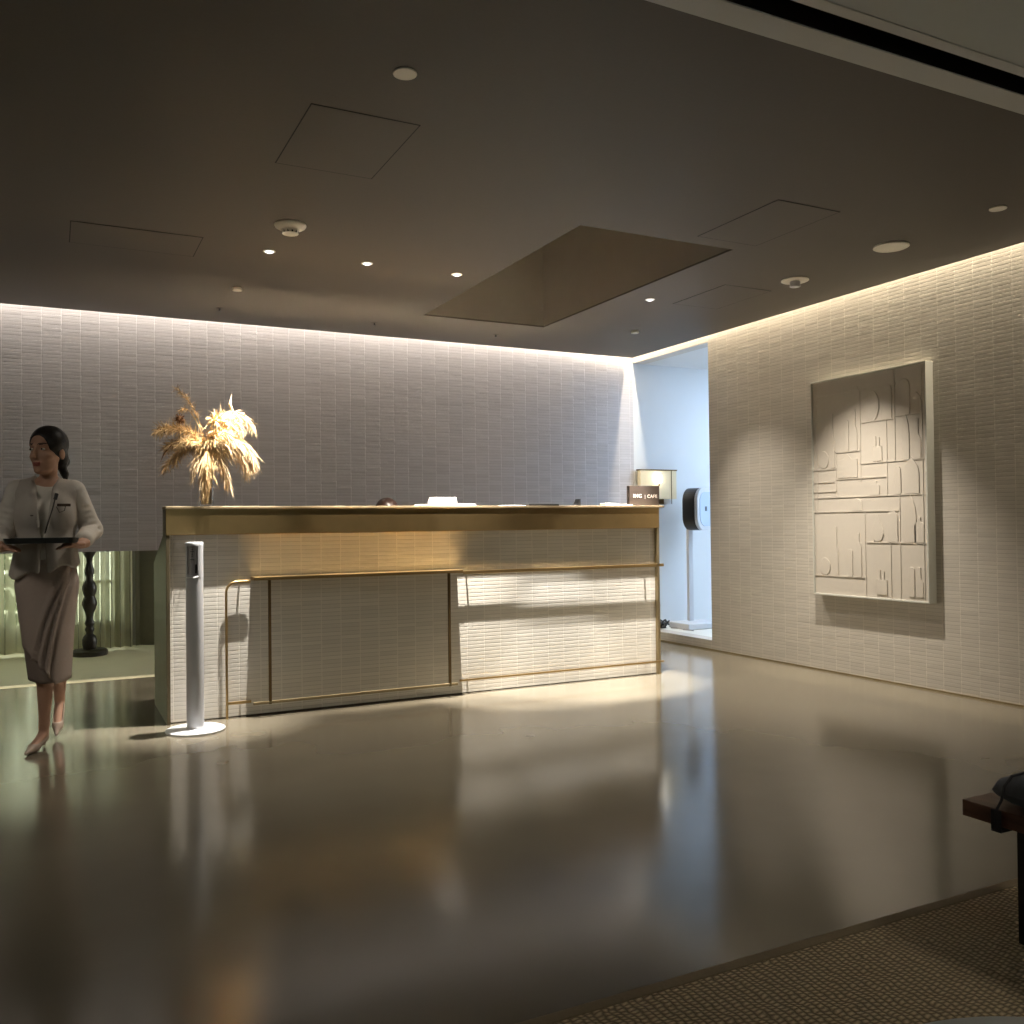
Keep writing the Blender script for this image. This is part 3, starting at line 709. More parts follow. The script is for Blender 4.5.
def sprinkler(loc, label):
    t = thing('sprinkler', label, 'sprinkler', loc, group='dark sprinkler heads along the back')
    obj('escutcheon', MB().lathe([(.026, 0), (.026, -.002), (.014, -.003)], 20), M['ceiling'], t, smooth=True)
    obj('head', MB().lathe([(.006, -.003), (.005, -.018), (.016, -.020), (.016, -.022)], 12), M['dark'], t)
    return t
s0 = sprinkler((1.098, 6.86, CZ), 'dark sprinkler head above the dried flowers')
dup(s0, (2.274, 6.86, CZ), 'dark sprinkler head above the middle of the desk')
dup(s0, (3.348, 6.88, CZ), 'dark sprinkler head behind the ceiling recess')
# round plate with hanging lamp, and speaker grille
t = thing('adjustable_spotlight', 'pale round ceiling plate with a stubby lamp hanging under it', 'spotlight', (4.413, 4.514, CZ))
obj('plate', MB().lathe([(.088, 0), (.09, -.006), (.085, -.009), (.02, -.010)], 36), M['plate'], t, smooth=True)
obj('lamp_head', MB().lathe([(.030, -.01), (.034, -.014), (.034, -.046)], 24), M['plastic_grey'], t, smooth=True)
obj('lens', MB().lathe([(.028, -.046), (.026, -.048)], 24), M['plastic'], t)
t = thing('ceiling_speaker', 'round ceiling speaker with pale rim and grey grille near the side wall', 'speaker', (4.385, 3.714, CZ))
obj('rim', MB().lathe([(.080, -.002), (.098, 0), (.1, -.008), (.092, -.012), (.080, -.008)], 40), M['plate'], t, smooth=True)
m = MB().lathe([(.080, -.001), (.080, -.006), (.01, -.007)], 40)
obj('grille', m, M['wall_dim'], t)

# cove lights (real strips tucked over the slab edges)
def cove(name, x0, x1, y0, y1, z, label):
    return tag(obj(name, MB().box(x0, x1, y0, y1, z + .08, z + .105), M['led']), label, 'light strip')
cove('cove_light', XL + .1, 5.0, 7.365, 7.38, 2.955, 'warm light strip hidden above the top of the back wall')
cove('cove_light', 5.065, 5.08, 2.4, 7.3, 2.955, 'warm light strip hidden above the top of the side wall')

# ------------------------------------------------------------------ alcove things
t = thing('wall_lamp', 'cream rectangular wall lamp with glowing bulb in the blue lit alcove', 'lamp', (5.352, YB, 0))
obj('shade', MB().box(-.215, .215, -.085, -.080, 1.35, 1.63).box(-.215, -.210, -.08, -.03, 1.35, 1.63).box(.21, .215, -.08, -.03, 1.35, 1.63), M['shade'], t)
m = MB().box(-.222, .222, -.09, -.02, 1.63, 1.642).box(.150, .154, -.092, -.086, 1.30, 1.63)
obj('rim', m, M['bronze'], t)
obj('backplate', MB().box(-.10, .10, -.03, -.002, 1.30, 1.5), M['bronze'], t)
obj('bulb', MB().lathe([(.008, 1.505), (.028, 1.51), (.030, 1.54), (.028, 1.575), (.02, 1.59), (.004, 1.595)], 16, c=(-.02, -.12, 0)), M['bulb'], t, smooth=True, label='glowing white bulb')
obj('bulb_arm', MB().tube([(-.02, -.12, 1.51), (-.02, -.12, 1.48), (-.02, -.02, 1.46)], .006, 6), M['bronze'], t)
t = thing('standing_device', 'tall stand with rounded white and black screen head on the alcove platform', 'device', (5.530, 7.12, .088), rotz=0)
th = math.radians(24)
h = MB()
def rrect(w, h_, r, n=8):
    P = []
    for cx, cz, a0 in ((w - r, h_ - r, 0), (-(w - r), h_ - r, 90), (-(w - r), -(h_ - r), 180), (w - r, -(h_ - r), 270)):
        for k in range(n + 1):
            a = math.radians(a0 + 90 * k / n); P.append((cx + r * math.cos(a), cz + r * math.sin(a)))
    return P
hd = obj('head', MB().prism(rrect(.20, .205, .13), 'y', -.0, .13), M['dark'], t, loc=(.125, -.08, 1.155), rotz=th, bevel=.01, seg=3)
obj('bezel', MB().prism(rrect(.20, .205, .13), 'y', -.035, 0), M['plastic'], hd, bevel=.008, seg=3)
obj('screen', MB().prism(rrect(.155, .165, .10), 'y', -.040, -.034), pmat('pale_blue_panel', (.50, .60, .74), .25, noise=.02), hd, bevel=.002)
obj('mark', MB().box(-.055, -.045, -.043, -.039, -.02, .025).box(-.03, -.02, -.043, -.039, -.02, .025).box(-.045, -.03, -.043, -.039, -.002, .006), M['dark'], hd)
obj('column', MB().box(-.02, .035, -.02, .02, .07, .98), M['plastic'], t, bevel=.006)
obj('base', MB().box(-.14, .26, -.16, .16, 0, .06), M['plastic'], t, bevel=.012, seg=3)
m = MB()
r_ = random.Random(4)
pts = [Vector((0, 0, .01))]
for k in range(26): pts.append(Vector((.07 * math.cos(k * 1.1) * r_.uniform(.4, 1), .06 * math.sin(k * 1.1) * r_.uniform(.4, 1), .012 + .075 * r_.random())))
m.tube(pts, .008, 6)
t = thing('coiled_cable', 'small tangle of black cable on the platform behind the desk end', 'cable', (5.30, 7.25, .088))
obj('coil', m, M['dark'], t); obj('plug', MB().box(-.03, .03, -.02, .02, 0, .05), M['dark'], t, bevel=.006)
tag(obj('cable', MB().tube([(5.36, 7.2, .094), (5.42, 7.1, .094), (5.37, 7.02, .094), (5.40, 6.9, .094)], .006, 6), M['plastic_grey']), 'grey cable running along the platform to the standing device', 'cable')

# ------------------------------------------------------------------ rug, bench, side table
t = thing('woven_rug', 'coarse brown woven rug with dark bound edge in the near right corner', 'rug', (0, 0, 0))
obj('weave', MB().box(-.6, 3.6, -1.5, 1.775, 0.0005, .012), M['rug'], t)
obj('binding', MB().box(-.65, 3.65, 1.775, 1.815, 0.0005, .013).box(-.65, -.6, -1.5, 1.775, 0.0005, .013), M['rug_edge'], t, bevel=.004)
t = thing('bench', 'low dark wooden bench entering from the right edge', 'bench', (2.234, 1.688, .0135))
obj('seat', MB().box(0, .46, -1.35, 0, .29, .334), M['wood'], t, bevel=.002)
for x, y in ((.004, -.21), (.396, -.21), (.004, -1.25), (.396, -1.25)):
    obj('leg', MB().box(x, x + .06, y, y + .055, 0, .29), M['wood_black'], t, bevel=.002)
def pillow(w, d, h, n=14):
    m = MB(); vs = []; fs = []
    for sgn in (1, -1):
        for i in range(n + 1):
            for j in range(n + 1):
                u = math.sin(PI * (i / n - .5)); v = math.sin(PI * (j / n - .5))
                e = (1 - u ** 10) * (1 - v ** 14)
                vs.append((u * w / 2 * (1 - .08 * v ** 8), v * d / 2 * (1 - .03 * u ** 8), h * .42 + sgn * h * (.58 if sgn > 0 else .42) * max(0, e) ** .5))
    N = (n + 1) ** 2
    for s in (0, 1):
        for i in range(n):
            for j in range(n):
                q = (i * (n + 1) + j, (i + 1) * (n + 1) + j, (i + 1) * (n + 1) + j + 1, i * (n + 1) + j + 1)
                fs.append(tuple(k + s * N for k in q))
    m.add(vs, fs); return m
t = thing('bench_cushion', 'blue grey padded cushion strapped on the dark bench', 'cushion', (2.234 + .245, 1.688 - .06 - .6, .346))
obj('pad', pillow(.44, 1.24, .085), M['cushion'], t, smooth=True)
obj('strap', MB().tube([(-.2575, .55, -.048), (-.2575, .55, .0), (-.235, .55, .025), (-.222, .55, .06), (-.19, .55, .083), (-.10, .55, .088), (.15, .55, .088)], .004, 6).box(-.2595, -.2555, .535, .565, -.050, .004).box(-.2595, .2, .535, .565, -.0545, -.050), M['strap'], t, bevel=.003)
t = thing('side_table', 'round white table top at the bottom right corner', 'table', (.90, .48, .0135))
obj('top', MB().lathe([(.28, .462), (.30, .467), (.30, .483), (.295, .492)], 64), M['marble'], t, smooth=True)
obj('stem', MB().lathe([(.14, 0), (.14, .012), (.02, .02), (.02, .464)], 24), M['bronze'], t, smooth=True)

# ------------------------------------------------------------------ figures: signed-distance modelling + surface nets
class Field:
    def __init__(s, lo, hi, h):
        s.h = h; s.lo = np.array(lo, float); n = np.ceil((np.array(hi) - s.lo) / h).astype(int) + 1
        s.n = n; s.d = np.full(n, 1.0, np.float32)
        s.ax = [s.lo[i] + h * np.arange(n[i]) for i in range(3)]
    def _sub(s, lo, hi):
        a = np.maximum(0, np.floor((np.array(lo) - s.lo) / s.h).astype(int)); b = np.minimum(s.n, np.ceil((np.array(hi) - s.lo) / s.h).astype(int) + 1)
        sl = tuple(slice(a[i], b[i]) for i in range(3))
        X, Y, Z = np.meshgrid(*[s.ax[i][sl[i]] for i in range(3)], indexing='ij')
        return sl, X, Y, Z
    def _mix(s, sl, q, k, op):
        d = s.d[sl]
        if op == 'add':
            if k <= 0: s.d[sl] = np.minimum(d, q)
            else:
                h = np.clip(.5 + .5 * (d - q) / k, 0, 1); s.d[sl] = d * (1 - h) + q * h - k * h * (1 - h)
        else:
            q = -q
            if k <= 0: s.d[sl] = np.maximum(d, q)
            else:
                h = np.clip(.5 - .5 * (d - q) / k, 0, 1); s.d[sl] = d * (1 - h) + q * h + k * h * (1 - h)
    def cap(s, a, b, r1, r2=None, k=.015, op='add', sq=None):
        r2 = r1 if r2 is None else r2
        a = np.array(a, float); b = np.array(b, float); R_ = max(r1, r2) + k + 4 * s.h
        sl, X, Y, Z = s._sub(np.minimum(a, b) - R_, np.maximum(a, b) + R_)
        ab = b - a; L = max(1e-9, ab @ ab)
        t = np.clip(((X - a[0]) * ab[0] + (Y - a[1]) * ab[1] + (Z - a[2]) * ab[2]) / L, 0, 1)
        q = np.sqrt((X - a[0] - t * ab[0]) ** 2 + (Y - a[1] - t * ab[1]) ** 2 + (Z - a[2] - t * ab[2]) ** 2) - (r1 + (r2 - r1) * t)
        s._mix(sl, q, k, op); return s
    def ell(s, c, r, rot=None, k=.015, op='add'):
        c = np.array(c, float); r = np.array(r, float); R_ = r.max() + k + 4 * s.h
        sl, X, Y, Z = s._sub(c - R_, c + R_)
        P = np.stack([X - c[0], Y - c[1], Z - c[2]], -1)
        if rot is not None: P = P @ np.array(rot).T      # rows of rot = local axes
        k0 = np.linalg.norm(P / r, axis=-1); k1 = np.linalg.norm(P / r ** 2, axis=-1) + 1e-9
        s._mix(sl, k0 * (k0 - 1) / k1, k, op); return s
    def fn(s, f, lo, hi, k=0, op='add'):
        sl, X, Y, Z = s._sub(lo, hi); s._mix(sl, f(X, Y, Z), k, op); return s
    def mesh(s, name, mat, colour=None, mats=None, smooth_it=2):
        d = s.d; ins = d < 0; nx, ny, nz = d.shape
        c = np.zeros((nx - 1, ny - 1, nz - 1), np.int8)
        for i in (0, 1):
            for j in (0, 1):
                for l in (0, 1): c += ins[i:nx - 1 + i, j:ny - 1 + j, l:nz - 1 + l]
        act = (c > 0) & (c < 8); idx = np.full(act.shape, -1, np.int64); ijk = np.argwhere(act); idx[act] = np.arange(len(ijk))
        acc = np.zeros((len(ijk), 3)); cnt = np.zeros(len(ijk))
        cor = [(i, j, l) for i in (0, 1) for j in (0, 1) for l in (0, 1)]
        for a in cor:
            for ax in range(3):
                if a[ax]: continue
                b = list(a); b[ax] = 1
                va = d[tuple((ijk + a).T)]; vb = d[tuple((ijk + b).T)]; m = (va < 0) != (vb < 0)
                t = np.where(m, va / np.where(m, va - vb, 1), 0)
                p = np.tile(np.array(a, float), (len(ijk), 1)); p[:, ax] += t
                acc[m] += p[m]; cnt[m] += 1
        V = s.lo + s.h * (ijk + acc / cnt[:, None])
        F = []
        for ax in range(3):
            o1, o2 = [(1, 2), (2, 0), (0, 1)][ax]
            sl0 = [slice(None)] * 3; sl1 = [slice(None)] * 3; sl0[ax] = slice(0, -1); sl1[ax] = slice(1, None)
            e = np.argwhere(ins[tuple(sl0)] != ins[tuple(sl1)])
            e = e[(e[:, o1] > 0) & (e[:, o2] > 0) & (e[:, o1] < d.shape[o1] - 1) & (e[:, o2] < d.shape[o2] - 1)]
            flip = ins[tuple(e.T)]
            q = []
            for a1, a2 in ((0, 0), (1, 0), (1, 1), (0, 1)):
                w = e.copy(); w[:, o1] -= a1; w[:, o2] -= a2; q.append(idx[tuple(w.T)])
            q = np.stack(q, 1); q[~flip] = q[~flip][:, ::-1]; F.append(q)
        F = np.concatenate(F)
        # light laplacian smoothing
        ed = np.concatenate([F[:, [0, 1]], F[:, [1, 2]], F[:, [2, 3]], F[:, [3, 0]]]); 
        for _ in range(smooth_it):
            S = np.zeros_like(V); C_ = np.zeros(len(V))
            for a, b in ((0, 1), (1, 0)):
                np.add.at(S, ed[:, a], V[ed[:, b]]); np.add.at(C_, ed[:, a], 1)
            V = V * .5 + .5 * S / np.maximum(1, C_)[:, None]
        me = bpy.data.meshes.new(name); me.from_pydata(V.tolist(), [], F.tolist())
        for m in (mats or [mat]): me.materials.append(m)
        if colour is not None:
            me.polygons.foreach_set('material_index', colour(V[F].mean(1)).astype(np.int32))
        me.polygons.foreach_set('use_smooth', [True] * len(F)); me.update()
        return me

def head_frame(yaw, pitch=0):
    f = np.array([-math.sin(yaw) * math.cos(pitch), -math.cos(yaw) * math.cos(pitch), math.sin(pitch)])
    sd = np.array([-math.cos(yaw), math.sin(yaw), 0.]); up = np.cross(sd, f)
    if up[2] < 0: up = -up
    return sd, f, up

class Scaled:
    def __init__(s, F, g): s.F = F; s.g = g
    def ell(s, c, r, rot, k=.01, op='add'): s.F.ell(c, np.array(r) * s.g, rot, k, op)
    def cap(s, a, b, r1, r2, k=.01): s.F.cap(a, b, r1 * s.g, r2 * s.g, k)
HS = 1.07
def build_head(F, H0, fr, k=.012):
    F = Scaled(F, HS)
    sd, f, up = fr; rot = np.array([sd, f, up])
    L = lambda a, b_, c: H0 + (sd * a + f * b_ + up * c) * HS
    F.ell(L(0, -.008, .02), (.071, .088, .082), rot, k)
    F.ell(L(0, .030, -.045), (.051, .054, .072), rot, .02)
    F.ell(L(0, .042, -.085), (.034, .040, .036), rot, .02)
    F.ell(L(0, .068, -.106), (.020, .016, .015), rot, .018)
    for s in (1, -1):
        F.ell(L(s * .034, .050, -.038), (.020, .020, .018), rot, .02)     # cheeks
        F.ell(L(s * .072, -.008, -.028), (.009, .017, .028), rot, .005)   # ears
        F.cap(L(s * .012, .082, .016), L(s * .042, .070, .017), .006, .005, .01)  # brow
        F.ell(L(s * .031, .088, -.004), (.017, .013, .009), rot, .010, 'sub')
    F.cap(L(0, .080, .004), L(0, .100, -.038), .0065, .009, .010)
    F.ell(L(0, .100, -.042), (.014, .010, .008), rot, .006)
    F.ell(L(0, .083, -.068), (.022, .010, .0055), rot, .004)
    F.ell(L(0, .081, -.079), (.018, .010, .006), rot, .004)
    return L

def hand(F, w, d, up, side, L=.17, curl=.5, thumb=1):
    """w wrist, d pointing direction, up = back-of-hand normal, side = towards thumb"""
    w, d, up, side = [np.array(q, float) for q in (w, d, up, side)]
    d /= np.linalg.norm(d); up /= np.linalg.norm(up); side /= np.linalg.norm(side)
    rot = np.array([side, d, up])
    F.cap(w - d * .03, w + d * .01, .024, .024, .01)
    F.ell(w + d * .045, (.038, .050, .016), rot, .008)
    for j, (o, l) in enumerate(((.028, .070), (.0095, .078), (-.009, .072), (-.0275, .056))):
        a = w + d * .078 + side * o; dd = d.copy(); p = a
        for q_, fr_ in enumerate((.42, .32, .26)):
            dd = dd - up * curl * (.35 + .3 * q_); dd /= np.linalg.norm(dd)
            n = p + dd * l * fr_; F.cap(p, n, .0085 - .001 * q_, .0078 - .001 * q_, .001); p = n
    a = w + d * .02 + side * .030; b_ = a + d * .035 + side * .022 - up * .006; c = b_ + d * .030 + side * .004 - up * .004
    F.cap(a, b_, .012, .010, .006); F.cap(b_, c, .010, .008, .003)

# -------- walking woman
P0 = Vector((-.03, 5.27, 0))
person = thing('person', 'woman in pale jacket and taupe wrap skirt walking with a black tray', 'person', P0)
Q = lambda x, y, z: (x, y, z)
F = Field((-.34, -.36, -.01), (.34, .36, 1.70), .0058)
fr = head_frame(math.radians(38), math.radians(-3))
H0 = np.array([.010, -.01, 1.536])
L = build_head(F, H0, fr)
F.cap(H0 + np.array([.012, .02, -.06]), (.008, .02, 1.35), .037, .043, .02)
# torso
tor = np.eye(3)
F.ell((0, .02, 1.20), (.135, .085, .17), None, .04)
F.cap((-.105, .02, 1.325), (.115, .02, 1.325), .048, .048, .04)
F.ell((0, .02, 1.05), (.105, .075, .12), None, .04)
F.ell((0, .025, .90), (.135, .095, .12), None, .04)
for s in (1, -1): F.ell((s * .055, -.05, 1.215), (.05, .045, .05), None, .02)
# arms
SH = {1: (.135, .02, 1.320), -1: (-.130, .02, 1.320)}
EL = {1: (.215, .04, 1.115), -1: (-.190, .04, 1.110)}
WR = {1: (.158, -.165, 1.045), -1: (-.200, -.165, 1.035)}
for s in (1, -1):
    F.cap(SH[s], EL[s], .042, .034, .02); F.cap(EL[s], WR[s], .034, .022, .012)
hand(F, WR[1], (-.60, -.55, -.06), (0.05, -.1, -1), (.35, -.9, 0), curl=-.18)
hand(F, WR[-1], (.45, -.65, -.05), (-.05, -.1, -1), (-.6, -.7, 0), curl=-.18)
# legs: front one planted, rear one pushing off
F.cap((-.04, .02, .86), (-.015, -.035, .49), .080, .050, .03); F.cap((-.015, -.035, .49), (-.005, -.02, .37), .050, .048, .02)
F.cap((-.005, -.015, .40), (-.012, -.005, .12), .047, .024, .02); F.cap((-.012, -.005, .12), (-.015, 0, .075), .025, .024, .012)
F.cap((-.015, .012, .062), (-.015, .012, .055), .022, .020, .012)
F.cap((-.018, -.01, .07), (-.062, -.10, .026), .023, .020, .012); F.cap((-.062, -.10, .026), (-.085, -.145, .018), .020, .010, .008)
F.cap((.05, .03, .86), (.052, .06, .49), .078, .048, .03)
F.cap((.052, .06, .49), (.062, .20, .36), .048, .046, .02); F.cap((.058, .16, .38), (.060, .30, .20), .045, .025, .02)
F.cap((.060, .30, .20), (.062, .315, .16), .025, .024, .012)
F.cap((.060, .30, .17), (.050, .235, .06), .022, .020, .012); F.cap((.050, .235, .06), (.045, .20, .028), .019, .011, .008)
sd, f_, up_ = fr
def face_col(Cc):
    r = np.zeros(len(Cc)); d = Cc - H0; a = d @ sd; b_ = d @ f_; c_ = d @ up_
    r[(np.abs(a) < .021) & (b_ > .084) & (c_ > -.090) & (c_ < -.069)] = 1
    for s in (1, -1):
        r[(np.abs(a - s * .033) < .018) & (b_ > .05) & (np.abs(c_ - .023) < .0045)] = 2
    return r
body = link('body', F.mesh('body', None, face_col, [M['skin'], M['lip'], M['brow']], 1), person)
for s in (1, -1):
    c = L(s * .031, .0735, -.004)
    e = MB().lathe([(.001, -.0062), (.009, -.0045), (.0135, 0), (.009, .0045), (.001, .0062)], 16)
    ey = obj('eye', e, M['eye_white'], person, smooth=True, loc=c, rotz=-math.radians(38)); ey.scale = (1, .7, 1)
    obj('iris', MB().lathe([(.001, -.005), (.0045, -.004), (.006, 0), (.0045, .004), (.001, .005)], 12), M['eye_dark'], ey, smooth=True, loc=(0, -.0095, 0))
# hair
FF = Field((-.18, -.18, 1.28), (.20, .22, 1.72), .0055); F = Scaled(FF, HS); f0_, u0_, s0_ = f_, up_, sd; f_ = f_ * HS; up_ = up_ * HS; sd = sd * HS
rot = np.array([s0_, f0_, u0_])
F.ell(H0 - f_ * .014 + up_ * .026, (.081, .094, .088), rot, .01)
F.ell(H0 + f_ * .098 - up_ * .050, (.088, .060, .098), rot, .006, 'sub')
F.ell(H0 + f_ * .075 + up_ * .0, (.050, .05, .062), rot, .006, 'sub')
F.ell(H0 + f_ * .01 - up_ * .115, (.12, .075, .085), rot, .004, 'sub')
F.ell(H0 - f_ * .075 - up_ * .045, (.050, .035, .050), rot, .02)
F.ell(H0 - f_ * .108 - up_ * .060, (.032, .028, .034), rot, .008)
F.cap(H0 - f_ * .085 - up_ * .07, H0 - f_ * .088 - up_ * .12 - sd * .02, .024, .018, .01)
F.cap(H0 - f_ * .088 - up_ * .12 - sd * .02, H0 - f_ * .082 - up_ * .165 - sd * .032, .018, .006, .01)
link('hair', FF.mesh('hair', M['hair'], smooth_it=1), person); f_, up_, sd = f0_, u0_, s0_
# blouse
F = Field((-.17, -.17, .86), (.17, .17, 1.42), .007)
F.ell((0, .02, 1.20), (.142, .094, .175), None, .03); F.cap((-.09, .02, 1.315), (.10, .02, 1.315), .050, .050, .04)
for s in (1, -1): F.ell((s * .055, -.055, 1.215), (.055, .05, .055), None, .02)
F.cap((.0, -.0, 1.45), (.0, -.03, 1.392), .052, .045, .01, 'sub')
F.ell((0, .02, 1.02), (.115, .092, .13), None, .03)
link('blouse', F.mesh('blouse', M['blouse']), person)
# jacket with sleeves, open front, flared hem
F = Field((-.36, -.30, .86), (.36, .30, 1.42), .0065)
F.ell((0, .02, 1.21), (.156, .112, .18), None, .04)
F.cap((-.110, .02, 1.318), (.120, .02, 1.318), .058, .058, .05)
for s in (1, -1): F.ell((s * .055, -.055, 1.205), (.062, .055, .08), None, .04)
def flare(X, Y, Z):
    t = np.clip((1.12 - Z) / .22, 0, 1)
    rx_ = .128 + .040 * t; ry_ = .098 + .030 * t
    a = np.arctan2(Y - .02, X); w = .005 * np.sin(a * 9) * t
    q = (np.sqrt((X / rx_) ** 2 + ((Y - .02) / ry_) ** 2) - 1) * np.minimum(rx_, ry_) - w
    zl = .905 + .030 * np.clip(X / .15, -1, 1) * 1.0 + .012 * np.sin(a * 5)
    return np.maximum(q, np.maximum(zl - Z, Z - 1.16))
F.fn(flare, (-.25, -.25, .87), (.25, .25, 1.2), .03)
def vneck(X, Y, Z):      # open front: wedge, widest at the collar
    w = .012 + np.clip((Z - 1.09) / .26, 0, 1) * .042
    w = np.where(Z < 1.09, .004 + .014 * np.clip((1.09 - Z) / .2, 0, 1), w)
    return np.maximum(np.abs(X + .012 - .0 * Z) - w, Y + .045)
F.fn(vneck, (-.1, -.30, .86), (.1, .0, 1.42), .004, 'sub')
F.cap((.005, -.02, 1.48), (-.005, -.01, 1.345), .060, .056, .008, 'sub')
F.cap((.012, .055, 1.44), (.012, .055, 1.40), .02, .02, .01)
for s in (1, -1):
    # collar roll and lapel
    F.cap((s * .052, .03, 1.385), (s * .048 - .008, -.075, 1.30), .016, .015, .006)
    F.cap((s * .048 - .008, -.075, 1.30), (s * .020 - .012, -.118, 1.13), .014, .008, .006)
jk = link('jacket', F.mesh('jacket', M['jacket']), person)
for s, nm in ((1, 'sleeve'), (-1, 'sleeve')):
    F = Field((-.36, -.30, .95), (.36, .30, 1.42), .0065)
    S_, E_, W_ = [np.array(q[s]) for q in (SH, EL, WR)]
    S_ = S_ + np.array([-.004 * s, 0, .0])
    F.cap(S_, E_, .058, .052, .02)
    F.cap(E_, E_ + (W_ - E_) * .62, .054, .043, .02)
    cE = E_ + (W_ - E_) * .62
    F.cap(cE - (W_ - E_) * .08, cE + (W_ - E_) * .08, .047, .046, .004)
    for q_ in range(5):   # creases round the elbow
        p = S_ + (E_ - S_) * (.45 + .14 * q_); F.cap(p + np.array([s * .070, -.03, .02]), p + np.array([-s * .03, -.072, -.012]), .006, .005, .012, 'sub')
    link(nm, F.mesh(nm, M['sleeve']), person)
# skirt lofts
def loft(name, cx, cy, rx_, ry_, ztop, hem, mat, folds, label=None):
    n, m_ = 96, 30; mb = MB(); vs = []; fs = []
    for j in range(m_ + 1):
        for i in range(n):
            a = 2 * PI * i / n; z = ztop + (hem(a) - ztop) * j / m_
            t = (ztop - z) / .62
            R1 = np.interp(t, [0, .2, .6, 1.0], rx_); R2 = np.interp(t, [0, .2, .6, 1.0], ry_)
            w = folds(a, z, t)
            x = cx + .02 * t * 0 + (R1 + w) * math.cos(a) + np.interp(t, [0, .5, 1], [0, .0, .008]); y = cy + (R2 + w) * math.sin(a)
            vs.append((x, y, z))
    for j in range(m_):
        for i in range(n):
            i2 = (i + 1) % n; fs.append((j * n + i, j * n + i2, (j + 1) * n + i2, (j + 1) * n + i))
    fs.append(tuple(range(n)))
    mb.add(vs, fs); o = obj(name, mb, mat, person, label=label)
    o.data.polygons.foreach_set('use_smooth', [True] * len(o.data.polygons))
    s = o.modifiers.new('thickness', 'SOLIDIFY'); s.thickness = .003
    return o
def hem_out(a):
    x = math.cos(a); y = math.sin(a)
    if y < 0: return .335 + .0 + (.155 * max(0, (.25 - x)) ** 1.0 if x < .25 else .02 * (x - .25))
    return .37 - .02 * x + .11 * (1 if x < -.5 else 0) * abs(y) * 0 + .12 * max(0, -x)
def folds_out(a, z, t):
    x = math.cos(a); w = 0
    if math.sin(a) < .2:
        # draped folds radiating from the viewer-right hip down to the lower left
        for k, (x0, x1) in enumerate(((.75, -.70), (.82, -.35), (.88, -.05))):
            xt = x0 + (x1 - x0) * min(1, t * 1.15) ** .8
            w += .020 * math.exp(-((x - xt) / .06) ** 2) - .012 * math.exp(-((x - xt - .13) / .07) ** 2)
    return w
loft('skirt', .005, .025, [.128, .152, .124, .102], [.100, .124, .142, .146], .965, hem_out, M['skirt'], folds_out)
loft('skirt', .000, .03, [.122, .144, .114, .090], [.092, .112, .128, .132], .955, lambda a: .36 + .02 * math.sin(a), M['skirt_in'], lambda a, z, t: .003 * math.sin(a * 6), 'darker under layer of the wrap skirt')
# shoes
def shoe(pts_foot, heel_top, heel_bot, parent):
    lo = np.min(np.array(pts_foot + [heel_top, heel_bot]), 0) - .06; hi = np.max(np.array(pts_foot + [heel_top, heel_bot]), 0) + .06
    F = Field(lo, hi, .0045)
    a, b_, c = [np.array(p) for p in pts_foot]
    F.cap(a, b_, .027, .027, .01); F.cap(b_, c, .026, .008, .01)
    d = b_ - a; d /= np.linalg.norm(d)
    F.cap(a + d * .03 + np.array([0, 0, .034]), b_ - d * .005 + np.array([0, 0, .030]), .023, .022, .004, 'sub')
    F.cap(a + np.array([0, 0, .045]), a + np.array([0, 0, .035]), .024, .022, .004, 'sub')
    F.cap(heel_top, heel_bot, .013, .005, .006)
    return link('shoe', F.mesh('shoe', M['shoe'], smooth_it=1), parent)
shoe([(-.016, .010, .052), (-.060, -.095, .024), (-.094, -.165, .012)], (-.013, .022, .045), (-.012, .026, .006), person)
shoe([(.060, .290, .155), (.050, .232, .060), (.043, .190, .022)], (.060, .310, .150), (.066, .345, .110), person)
# earpiece cord, badge, pin, walkie clip
obj('microphone_clip', MB().tube([(.050, -.112, 1.300), (.043, -.122, 1.272)], .009, 8), M['dark'], person, smooth=True)
obj('cord', MB().tube([(.043, -.122, 1.275), (.030, -.142, 1.22), (.012, -.150, 1.16), (-.004, -.132, 1.10)], .0035, 6).tube([(.048, -.125, 1.235), (.062, -.138, 1.205), (.085, -.128, 1.215), (.09, -.118, 1.24)], .002, 6), M['cord'], person)
obj('name_badge', MB().box(-.032, .032, -.004, .004, -.007, .007), M['badge'], person, loc=(.082, -.130, 1.243), rotz=.25, bevel=.002)
obj('lapel_pin', MB().lathe([(.004, -.003), (.009, 0), (.004, .003)], 10), M['badge'], person, loc=(-.062, -.135, 1.19), smooth=True)
# tray
t = thing('serving_tray', 'shallow black tray held level by the walking woman', 'tray', (P0.x - .018, P0.y - .215, 1.052))
obj('tray_base', MB().prism(rrect(.155, .115, .05), 'z', 0, .008), M['tray'], t, bevel=.002)
ring = rrect(.160, .12, .055); inner = rrect(.154, .114, .05)
m = MB(); n = len(ring)
vs = [(x, y, .004) for x, y in ring] + [(x * 1.03, y * 1.03, .026) for x, y in ring] + [(x * 1.02, y * 1.02, .026) for x, y in inner] + [(x, y, .006) for x, y in inner]
fs = []
for q in range(4):
    for i in range(n): i2 = (i + 1) % n; fs.append((q * n + i, q * n + i2, ((q + 1) % 4) * n + i2, ((q + 1) % 4) * n + i))
m.add(vs, fs); obj('rim', m, M['tray'], t)

